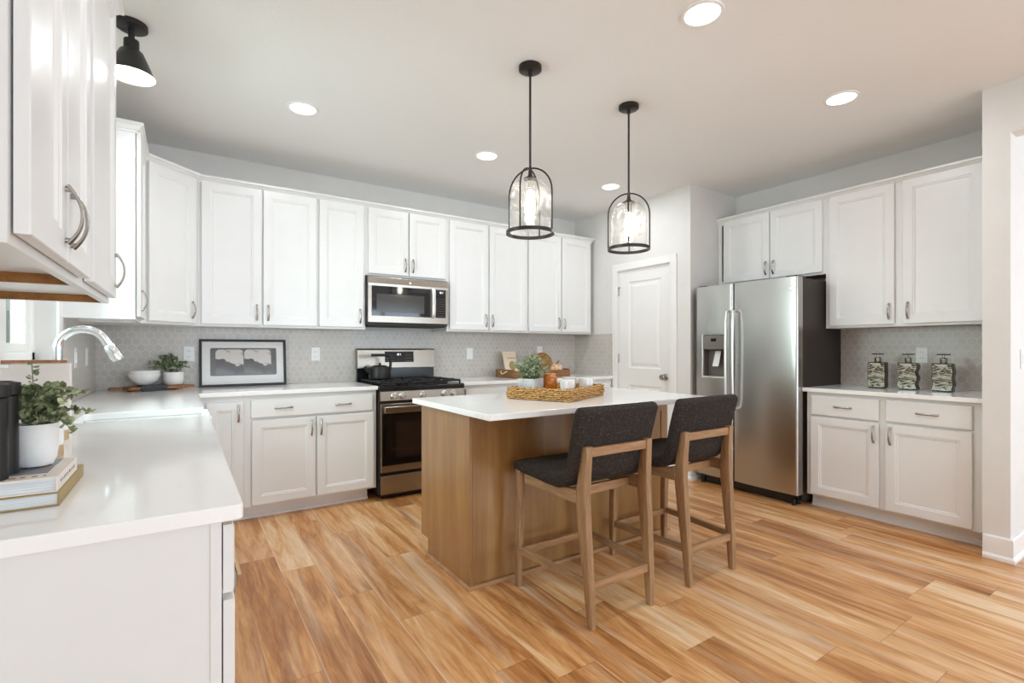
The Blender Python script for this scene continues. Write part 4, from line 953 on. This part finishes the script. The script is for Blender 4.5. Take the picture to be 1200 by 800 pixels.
# camera-free axes used only to lay plants out: R to the right of the room view, T towards the room
# books on the near left counter
BY0 = 1.262
def book(label, z0, x0, x1, y0, y1, th, cover, rz, photo):
    cx, cy = (x0 + x1) / 2, (y0 + y1) / 2; w, d = (x1 - x0) / 2, (y1 - y0) / 2
    t = thing('book', label, 'book', (cx, cy, z0), rz, 'books under the planter')
    ct = 0.0028
    MB().box(-w, -d, 0, w, d, ct).box(-w, -d, th - ct, w, d, th).box(w - ct, -d, ct, w, d, th - ct).obj('cover', cover, t, 0.0006)
    MB().box(-w + 0.002, -d + 0.003, ct, w - ct, d - 0.003, th - ct).obj('pages', 'pages', t)
    if photo:
        MB().box(-w + 0.002, -d + 0.048, th, w - 0.022, d - 0.004, th + 0.0006).obj('cover_picture', 'coverphoto', t)
        m = MB()
        for i in range(14):
            xx = -w + 0.04 + i * 0.016; m.box(xx, -d + 0.020, th, xx + random.uniform(0.004, 0.010), -d + 0.026, th + 0.0004)
        for i in range(9):
            yy = -d + 0.03 + i * 0.017; m.box(w, yy, th * 0.42, w + 0.0004, yy + random.uniform(0.004, 0.010), th * 0.62)
        m.obj('title_marks', 'ink', t)
    return t
book('olive gold hardback book at the bottom of the stack', 0.9145, -0.470, -0.197, BY0, BY0 + 0.275, 0.026, 'goldcover', 0.0, False)
book('pale hardback book with dark cover picture lying on top', 0.9410, -0.472, -0.200, BY0 + 0.002, BY0 + 0.210, 0.029, 'cover', 0.0, True)
TB = 0.9410 + 0.029 + 0.0008
def mill(label, x, y, r):
    t = thing('pepper_mill', label, 'pepper mill', (x, y, TB), 0, 'black mills on the books')
    MB().lathe([(r, 0), (r, 0.004), (r * 0.97, 0.148), (r * 0.95, 0.150)], seg=32).obj('body', 'blackmetal', t, smooth=40)
    MB().lathe([(r * 0.9, 0.1502), (r * 1.13, 0.154), (r * 1.15, 0.166), (r * 1.12, 0.176), (r * 0.5, 0.180), (0.001, 0.180)], seg=32).obj('cap', 'blackmetal', t, smooth=40)
mill('black cylindrical mill at the front edge of the books', -0.2962, BY0 + 0.028, 0.024)
mill('black cylindrical mill touching the white planter', -0.2935, BY0 + 0.084, 0.024)
# eucalyptus planter
pl = thing('potted_eucalyptus', 'white round planter with trailing eucalyptus on the books', 'plant', (-0.2545, 1.398, TB))
MB().lathe([(0.020, 0), (0.027, 0.003), (0.032, 0.014), (0.0352, 0.034), (0.0362, 0.088), (0.0340, 0.088), (0.033, 0.082), (0.001, 0.080)], seg=40).obj('pot', 'ceramicmatte', pl, smooth=40)
MB().lathe([(0.0328, 0.0805), (0.03, 0.083), (0.001, 0.085)], seg=24).obj('soil', 'soil', pl, smooth=40)
R_v = Vector((0.8334, -0.5526, 0)); T_v = Vector((0.5526, 0.8334, 0))
def off(r, t, z): v = R_v * r + T_v * t; return (v.x, v.y, z)
stems = []
for i in range(46):
    a = 2 * PI * i / 23 + random.uniform(-.2, .2); rr = random.uniform(0.008, 0.052)
    stems.append(arc_stem((0.008 * math.cos(a), 0.008 * math.sin(a), 0.085), (rr * math.cos(a) + 0.012 * R_v.x, rr * math.sin(a) + 0.012 * R_v.y, random.uniform(0.088, 0.172) - 0.25 * max(0, rr - 0.03)), 0.014))
long = [arc_stem(off(0, 0, 0.085), off(-0.028, 0.02, 0.215), 0.0, 8), arc_stem(off(0.01, 0, 0.085), off(0.108, -0.01, 0.155), 0.012, 8), arc_stem(off(0.01, 0, 0.09), off(0.118, 0.0, 0.112), 0.016, 8), arc_stem(off(0.02, -0.01, 0.088), off(0.090, -0.015, 0.072), 0.022, 8)]
m = MB(); leaves(m, stems, 15, 0.020, 0.5, 1.2, 0.15); leaves(m, long, 18, 0.017, 0.4, 1.2, 0.1); m.obj('foliage', 'euc', pl, smooth=60)
m = MB()
for s_ in stems[::2] + long: m.tube(s_, 0.0009, 5)
m.obj('stems', 'stem', pl)
# white crocks with wooden feet
def crock(label, x, y):
    t = thing('canister', label, 'canister', (x, y, 0.9145), 0, 'white canisters with wood bases')
    MB().lathe([(0.043, 0), (0.044, 0.002), (0.044, 0.030), (0.0435, 0.0315)], seg=36).obj('wooden_base', 'palewood', t, smooth=40)
    MB().lathe([(0.0435, 0.032), (0.0442, 0.034), (0.0442, 0.105), (0.042, 0.108), (0.039, 0.1075), (0.038, 0.100), (0.001, 0.099)], seg=36).obj('bowl', 'ceramic', t, smooth=40)
crock('white canister with wood base directly behind the eucalyptus planter', -0.3235, 1.850)
crock('white canister with wood base farther along toward the sink', -0.3605, 2.180)

sb_ = thing('cutting_board', 'white upright cutting board with wooden top edge between faucet and planter', 'board', (-0.425, 2.345, 0.9145))
MB().box(-0.095, -0.009, 0, 0.092, 0.009, 0.248).obj('panel', 'boardcream', sb_, 0.005, seg=3)
MB().box(-0.094, -0.010, 0.2485, 0.080, 0.010, 0.2590).obj('top_edge', 'sillwood', sb_, 0.002)

# wooden board with bowls, pot, cloth
bd = thing('serving_board', 'acacia serving board with two handles in the back left corner', 'board', (-0.180, 4.385, 0.9145), math.radians(13))
def outline():
    P = []
    L, Wd, r = 0.165, 0.085, 0.03
    for sx, sy, a0 in ((1, 1, 0), (-1, 1, PI / 2), (-1, -1, PI), (1, -1, 1.5 * PI)):
        if (sx, sy) == (1, 1): P += [(L + 0.085, -0.014), (L + 0.09, 0), (L + 0.085, 0.014), (L + 0.012, 0.016)]
        P += [(sx * (L - r) + r * math.cos(a0 + PI / 2 * i / 4), sy * (Wd - r) + r * math.sin(a0 + PI / 2 * i / 4)) for i in range(5)]
        if (sx, sy) == (-1, 1): P += [(-L - 0.012, 0.016), (-L - 0.085, 0.014), (-L - 0.09, 0), (-L - 0.085, -0.014), (-L - 0.012, -0.016)]
        if (sx, sy) == (1, -1): P += [(L + 0.012, -0.016)]
    return P
MB().prism(outline(), 0.010, 0.030).obj('board_top', 'boardwood', bd, 0.003)
for x in (-0.13, 0.13):
    for y in (-0.055, 0.055): MB().lathe([(0.012, 0), (0.014, 0.004), (0.014, 0.010)], x, y, 14).obj('foot', 'boardwood', bd, smooth=40)
ZB = 0.9145 + 0.0305
def bowl(label, x, y, z, r):
    o = MB().lathe([(r * 0.42, 0), (r * 0.46, 0.003), (r * 0.80, 0.030), (r * 0.97, 0.065), (r, 0.082), (r * 0.965, 0.083), (r * 0.93, 0.066), (r * 0.76, 0.034), (r * 0.4, 0.008), (0.001, 0.007)], seg=44).obj('bowl', 'ceramic', smooth=50)
    o.location = (x, y, z); return tag(o, label, 'bowl', 'stacked white bowls')
bowl('lower white bowl of the stack on the serving board', -0.232, 4.372, ZB + 0.0095, 0.097)
bowl('upper white bowl nested in the lower one', -0.232, 4.372, ZB + 0.0285, 0.094)
p2 = thing('potted_herb', 'small grey-white pot with leafy greenery on the serving board', 'plant', (-0.062, 4.415, ZB))
MB().lathe([(0.045, 0), (0.056, 0.008), (0.064, 0.040), (0.065, 0.095), (0.061, 0.096), (0.059, 0.086), (0.001, 0.084)], seg=36).obj('pot', 'ceramicmatte', p2, smooth=40)
stems = []
for i in range(64):
    a = random.random() * 2 * PI; rr = random.uniform(0.0, 0.135)
    stems.append(arc_stem((0.02 * math.cos(a), 0.02 * math.sin(a), 0.085), (rr * math.cos(a) - 0.03, rr * math.sin(a) * 0.62 - 0.01, 0.095 + random.uniform(0.03, 0.125) * (1.15 - rr * 3.6)), 0.03))
m = MB(); leaves(m, stems, 16, 0.024, 0.5, 0.9); m.obj('foliage', 'leaf2', p2, smooth=60)
m = MB()
for s_ in stems[::2]: m.tube(s_, 0.0012, 5)
m.obj('stems', 'stem', p2)
cl = MB(); N = 12
L = []
for i in range(N + 1):
    u = i / N
    prof = [(0.055 + 0.003 * math.sin(9 * u), 0.0315 + 0.005 * math.sin(7 * u)), (0.0, 0.0325), (-0.06, 0.0330), (-0.0925, 0.0325), (-0.0965, 0.020), (-0.100, 0.004), (-0.125 - 0.01 * math.sin(6 * u), 0.0025)]
    L.append([(-0.085 + 0.15 * u, y, z) for y, z in prof])
for a, b in zip(L, L[1:]):
    for j in range(len(a) - 1): cl.quad(a[j], b[j], b[j + 1], a[j + 1])
bmesh.ops.remove_doubles(cl.bm, verts=cl.bm.verts, dist=1e-5)
co_ = cl.obj('napkin', 'cloth', smooth=70); sol = co_.modifiers.new('thick', 'SOLIDIFY'); sol.thickness = 0.006; sol.offset = 1
co_.location = (-0.180, 4.385, 0.9145); co_.rotation_euler = (0, 0, math.radians(13)); tag(co_, 'charcoal linen napkin draped over the front of the serving board', 'napkin')

# framed print leaning on the tiles
pf = thing('framed_print', 'black framed double mountain photograph leaning on the tiles', 'picture', (0.100, 4.468, 0.9145)); pf.rotation_euler = (math.radians(-7.2), 0, 0)
PW, PH = 0.612, 0.372
m = MB(); b_ = 0.018
m.box(0, -0.011, 0, b_, 0.012, PH).box(PW - b_, -0.011, 0, PW, 0.012, PH).box(b_, -0.011, 0, PW - b_, 0.012, b_).box(b_, -0.011, PH - b_, PW - b_, 0.012, PH)
m.obj('frame', 'blackmetal', pf, 0.001)
MB().box(b_, 0.0, b_, PW - b_, 0.010, PH - b_).obj('mat_board', 'mat', pf)
def rr2(x0, z0, x1, z1, r, n=5):
    P = []
    for cx, cz, a0 in ((x1 - r, z1 - r, 0), (x0 + r, z1 - r, PI / 2), (x0 + r, z0 + r, PI), (x1 - r, z0 + r, 1.5 * PI)):
        P += [(cx + r * math.cos(a0 + PI / 2 * i / n), cz + r * math.sin(a0 + PI / 2 * i / n)) for i in range(n + 1)]
    return P
cd = rr2(0.072, 0.085, PW - 0.072, PH - 0.068, 0.012)
m = MB(); m.face([m.bm.verts.new((x, -0.0006, z)) for x, z in cd]); card = m.obj('print_card', 'printcard', pf)
for x0, x1 in ((0.108, 0.300), (0.306, 0.500)):
    xo = x0; x1 -= x0; x0 = 0.0
    P = [(x0, 0.0), (x1, 0.0)] + [(x1 - 0.028 + 0.028 * math.cos(PI / 2 * i / 6), 0.170 + 0.028 * math.sin(PI / 2 * i / 6)) for i in range(7)] + [(x0 + 0.028 - 0.028 * math.sin(PI / 2 * i / 6), 0.170 + 0.028 * math.cos(PI / 2 * i / 6)) for i in range(7)]
    m = MB(); m.face([m.bm.verts.new((x, -0.0012, z)) for x, z in P]); m.obj('photograph', 'print', card, loc=(xo, 0, 0.094))
MB().box(b_, -0.0062, b_, PW - b_, -0.0050, PH - b_).obj('glass', 'picglass', pf)

# ------------------------------------------------------------------ island tray group
TA = math.atan2(0.429, 0.904); TX, TY = 1.932, 2.407
tr = thing('woven_tray', 'rectangular woven rattan tray on the island', 'tray', (TX, TY, 0.9145), TA)
tw, td, th_ = 0.265, 0.205, 0.066
m = MB()
m.box(-tw, -td, 0, tw, td, 0.010)
for a, b, c2, d2 in ((-tw, -td, tw, -td + 0.014), (-tw, td - 0.014, tw, td), (-tw, -td, -tw + 0.014, td), (tw - 0.014, -td, tw, td)): m.box(a, b, 0.010, c2, d2, th_ - 0.008)
m.obj('basket_body', 'rattan', tr, 0.004)
m = MB(); ns = 120
per = []
for i in range(ns):
    s = i / ns * 4; e = int(s); f = s - e
    c4 = [(-tw, -td), (tw, -td), (tw, td), (-tw, td)]; a, b = c4[e], c4[(e + 1) % 4]
    per.append((a[0] + (b[0] - a[0]) * f, a[1] + (b[1] - a[1]) * f))
def inset(p, q): return (p[0] * (1 - q / tw), p[1] * (1 - q / td))
for ph, zz, rr in ((0, th_ - 0.004, 0.0065), (PI, th_ - 0.004, 0.0065)):
    m.tube([(inset(p, 0.007 + 0.004 * math.sin(i * 0.9 + ph))[0], inset(p, 0.007 + 0.004 * math.sin(i * 0.9 + ph))[1], zz + 0.004 * math.cos(i * 0.9 + ph)) for i, p in enumerate(per)], rr, 7, closed=True)
for zz in (0.008, 0.018, 0.028, 0.038, 0.048):
    m.tube([(inset(p, 0.002 - 0.003 * math.sin(i * 1.57 + zz * 160))[0], inset(p, 0.002 - 0.003 * math.sin(i * 1.57 + zz * 160))[1], zz + 0.0015 * math.sin(i * 2.1)) for i, p in enumerate(per)], 0.0055, 6, closed=True)
m.obj('braid', 'rattan', tr, smooth=70)
ZTR = 0.9145 + 0.0105
def at_px(px, d, z):       # a point d metres into the room, px columns of the view
    r = (px - 600) / F_PX * d; return (0.5526 * d + 0.8334 * r, 0.8334 * d - 0.5526 * r, z)
def tloc(u, v, z): return (TX + u * math.cos(TA) - v * math.sin(TA), TY + u * math.sin(TA) + v * math.cos(TA), z)
bxp = thing('box_planter', 'grey square planter box of pale herbs in the woven tray', 'plant', tloc(-0.150, 0.105, ZTR), TA)
s = 0.058
m = MB(); m.loft([[(-q, -q, z), (q, -q, z), (q, q, z), (-q, q, z)] for q, z in ((s * 0.95, 0), (s, 0.108), (s - 0.005, 0.108), (s - 0.006, 0.098))]); m.obj('planter', 'galv', bxp, 0.002)
stems = []
for i in range(84):
    a = random.random() * 2 * PI; rr = random.uniform(0.0, 0.140)
    stems.append(arc_stem((0.03 * math.cos(a), 0.03 * math.sin(a), 0.097), (rr * math.cos(a), rr * math.sin(a), 0.11 + random.uniform(0.02, 0.150) * (1.1 - rr * 3.4)), 0.025))
m = MB(); leaves(m, stems, 16, 0.022, 0.5, 0.9, 0.05); m.obj('foliage', 'leaf3', bxp, smooth=60)
m = MB()
for s_ in stems[::2]: m.tube(s_, 0.001, 5)
m.obj('stems', 'stem', bxp)
jr = thing('amber_jar', 'amber orange lidded jar between planter and white mugs', 'jar', tloc(-0.040, 0.028, ZTR))
MB().lathe([(0.030, 0), (0.036, 0.004), (0.042, 0.05), (0.043, 0.105), (0.040, 0.116), (0.034, 0.124)], seg=36).obj('body', 'amber', jr, smooth=50)
MB().lathe([(0.035, 0.1245), (0.035, 0.131), (0.026, 0.134), (0.001, 0.135)], seg=28).obj('lid', 'amber', jr, smooth=40)
def mug(label, u, v, ang):
    t = thing('mug', label, 'mug', tloc(u, v, ZTR), ang, 'white mugs in the woven tray')
    MB().lathe([(0.028, 0), (0.033, 0.003), (0.043, 0.055), (0.047, 0.102), (0.044, 0.102), (0.040, 0.056), (0.029, 0.008), (0.001, 0.007)], seg=36).obj('cup', 'ceramic', t, smooth=50)
    MB().tube([(0.044, 0, 0.086), (0.062, 0, 0.088), (0.072, 0, 0.068), (0.067, 0, 0.042), (0.038, 0, 0.030)], 0.0055, 10, up=(0, 1, 0)).obj('handle', 'ceramic', t, smooth=60)
mug('white mug closest to the amber jar', -0.085, -0.108, math.radians(-135))
mug('white mug nearest the front right tray corner', 0.132, -0.136, math.radians(-125))
mug('white mug behind the other two mugs', 0.150, -0.015, math.radians(60))

# ------------------------------------------------------------------ back counter decor right of the stove
bt = thing('wooden_tray', 'rustic wooden tray with rope handle on the back counter', 'tray', (3.075, 4.235, 0.9145))
m = MB(); m.box(-0.355, -0.18, 0, 0.355, 0.18, 0.010)
for a, b, c2, d2, zt in ((-0.355, -0.18, 0.355, -0.168, 0.075), (-0.355, 0.168, 0.355, 0.18, 0.075), (-0.355, -0.168, -0.343, 0.168, 0.085), (0.343, -0.168, 0.355, 0.168, 0.085)): m.box(a, b, 0.010, c2, d2, zt)
m.obj('tray_body', 'traywood', bt, 0.002)
for sx in (-1, 1):
    MB().tube([(sx * 0.362, -0.055, 0.066), (sx * 0.376, -0.045, 0.060), (sx * 0.385, -0.02, 0.045), (sx * 0.386, 0.0, 0.040), (sx * 0.385, 0.02, 0.045), (sx * 0.376, 0.045, 0.060), (sx * 0.362, 0.055, 0.066)], 0.006, 8).obj('rope_handle', 'rope', bt, smooth=60)
ZW = 0.9145 + 0.0105
rc = thing('recipe_card', 'cream recipe card propped upright in the wooden tray', 'card', (2.885, 4.350, ZW)); rc.rotation_euler = (math.radians(-14), 0, 0)
MB().loft([[(-0.070, -0.003, 0), (0.080, -0.003, 0), (0.080, 0.003, 0), (-0.070, 0.003, 0)], [(-0.088, -0.003, 0.262), (0.080, -0.003, 0.262), (0.080, 0.003, 0.262), (-0.088, 0.003, 0.262)]]).obj('board', 'paper', rc, 0.001)
m = MB()
for i in range(5): m.box(-0.030 + i * 0.022, -0.0036, 0.186, -0.030 + i * 0.022 + 0.013, -0.003, 0.196)
m.obj('heading_marks', 'ink', rc)
m = MB(); m.loft([[(0.022 + r * math.cos(2 * PI * j / 20), -0.0031 - q, 0.11 + r * 1.1 * math.sin(2 * PI * j / 20)) for j in range(20)] for r, q in ((0.044, 0), (0.042, 0.0005))]); m.obj('drawing', 'goldcover', rc)
ch = thing('woven_charger', 'round rattan charger plate leaning behind the pumpkin', 'plate', (3.300, 4.330, ZW)); ch.rotation_euler = (math.radians(-12), 0, 0)
m = MB()
for i in range(9):
    r = 0.012 + i * 0.0135; m.tube([(r * math.cos(2 * PI * j / 40), -0.004 - 0.0015 * math.sin(j * 1.7 + i), 0.122 + r * math.sin(2 * PI * j / 40)) for j in range(40)], 0.0075, 6, closed=True, up=(0, 1, 0))
m.obj('coil', 'rattan', ch, smooth=70)
pk = thing('pumpkin', 'speckled orange pumpkin with brown stem in the wooden tray', 'pumpkin', (3.348, 4.185, ZW))
m = MB(); loops = []
for i in range(13):
    a = -PI / 2 + PI * i / 12; rr = 0.072 * math.cos(a) ** 0.8 if 0 < i < 12 else 0.004
    loops.append([((rr * (1 - 0.09 * abs(math.sin(4 * (2 * PI * j / 48))))) * math.cos(2 * PI * j / 48) if True else 0, (rr * (1 - 0.09 * abs(math.sin(4 * (2 * PI * j / 48))))) * math.sin(2 * PI * j / 48), 0.062 + 0.061 * math.sin(a) - (0.010 if i == 12 else 0)) for j in range(48)])
m.loft(loops).obj('body', 'speckle', pk, smooth=60)
MB().tube([(0, 0, 0.105), (0.006, 0, 0.13), (0.022, 0, 0.146), (0.042, 0, 0.150)], [0.012, 0.008, 0.007, 0.006], 8).obj('stem', 'stem', pk, smooth=60)

# ------------------------------------------------------------------ soap dispensers on the right counter
def soap(label, y, wav, seed):
    t = thing('soap_dispenser', label, 'soap dispenser', (4.385, y, 0.9145), -PI / 2, 'banded stone soap dispensers')
    w, d, h = 0.058, 0.030, 0.196
    loops = []
    for i in range(15):
        z = h * i / 14; o = wav * 0.006 * math.sin(i * 1.05 + seed); q = 1.0 if 0 < i < 14 else 0.94
        loops.append([(-w * q + o, -d * q, z), (w * q + o, -d * q, z), (w * q + o, d * q, z), (-w * q + o, d * q, z)])
    b = MB().loft(loops).obj('bottle', 'smokeglass', t, 0.004)
    loops = [[(x + wav * 0.006 * math.sin((z / h * 14) * 1.05 + seed), -d - 0.0012, z) for x in (-w + 0.005, w - 0.005)] for z in [0.008 + (h - 0.016) * i / 14 for i in range(15)]]
    m = MB()
    for a, c2 in zip(loops, loops[1:]): m.quad(a[0], a[1], c2[1], c2[0])
    m.obj('stone_band_face', 'stonebottle', b, loc=None)
    MB().lathe([(0.020, h), (0.021, h + 0.004), (0.021, h + 0.032), (0.017, h + 0.036), (0.006, h + 0.038), (0.006, h + 0.056)], seg=24).obj('collar', 'nickel', t, smooth=40)
    MB().box(-0.036, -0.010, h + 0.056, 0.036, 0.010, h + 0.065).obj('pump_head', 'bronze', t, 0.003)
    return t
soap('banded stone soap dispenser nearest the refrigerator', 1.598, 0.15, 0.3)
soap('middle banded stone soap dispenser with wavy sides', 1.408, 1.0, 1.6)
soap('banded stone soap dispenser nearest the wall end', 1.208, 0.5, 3.9)
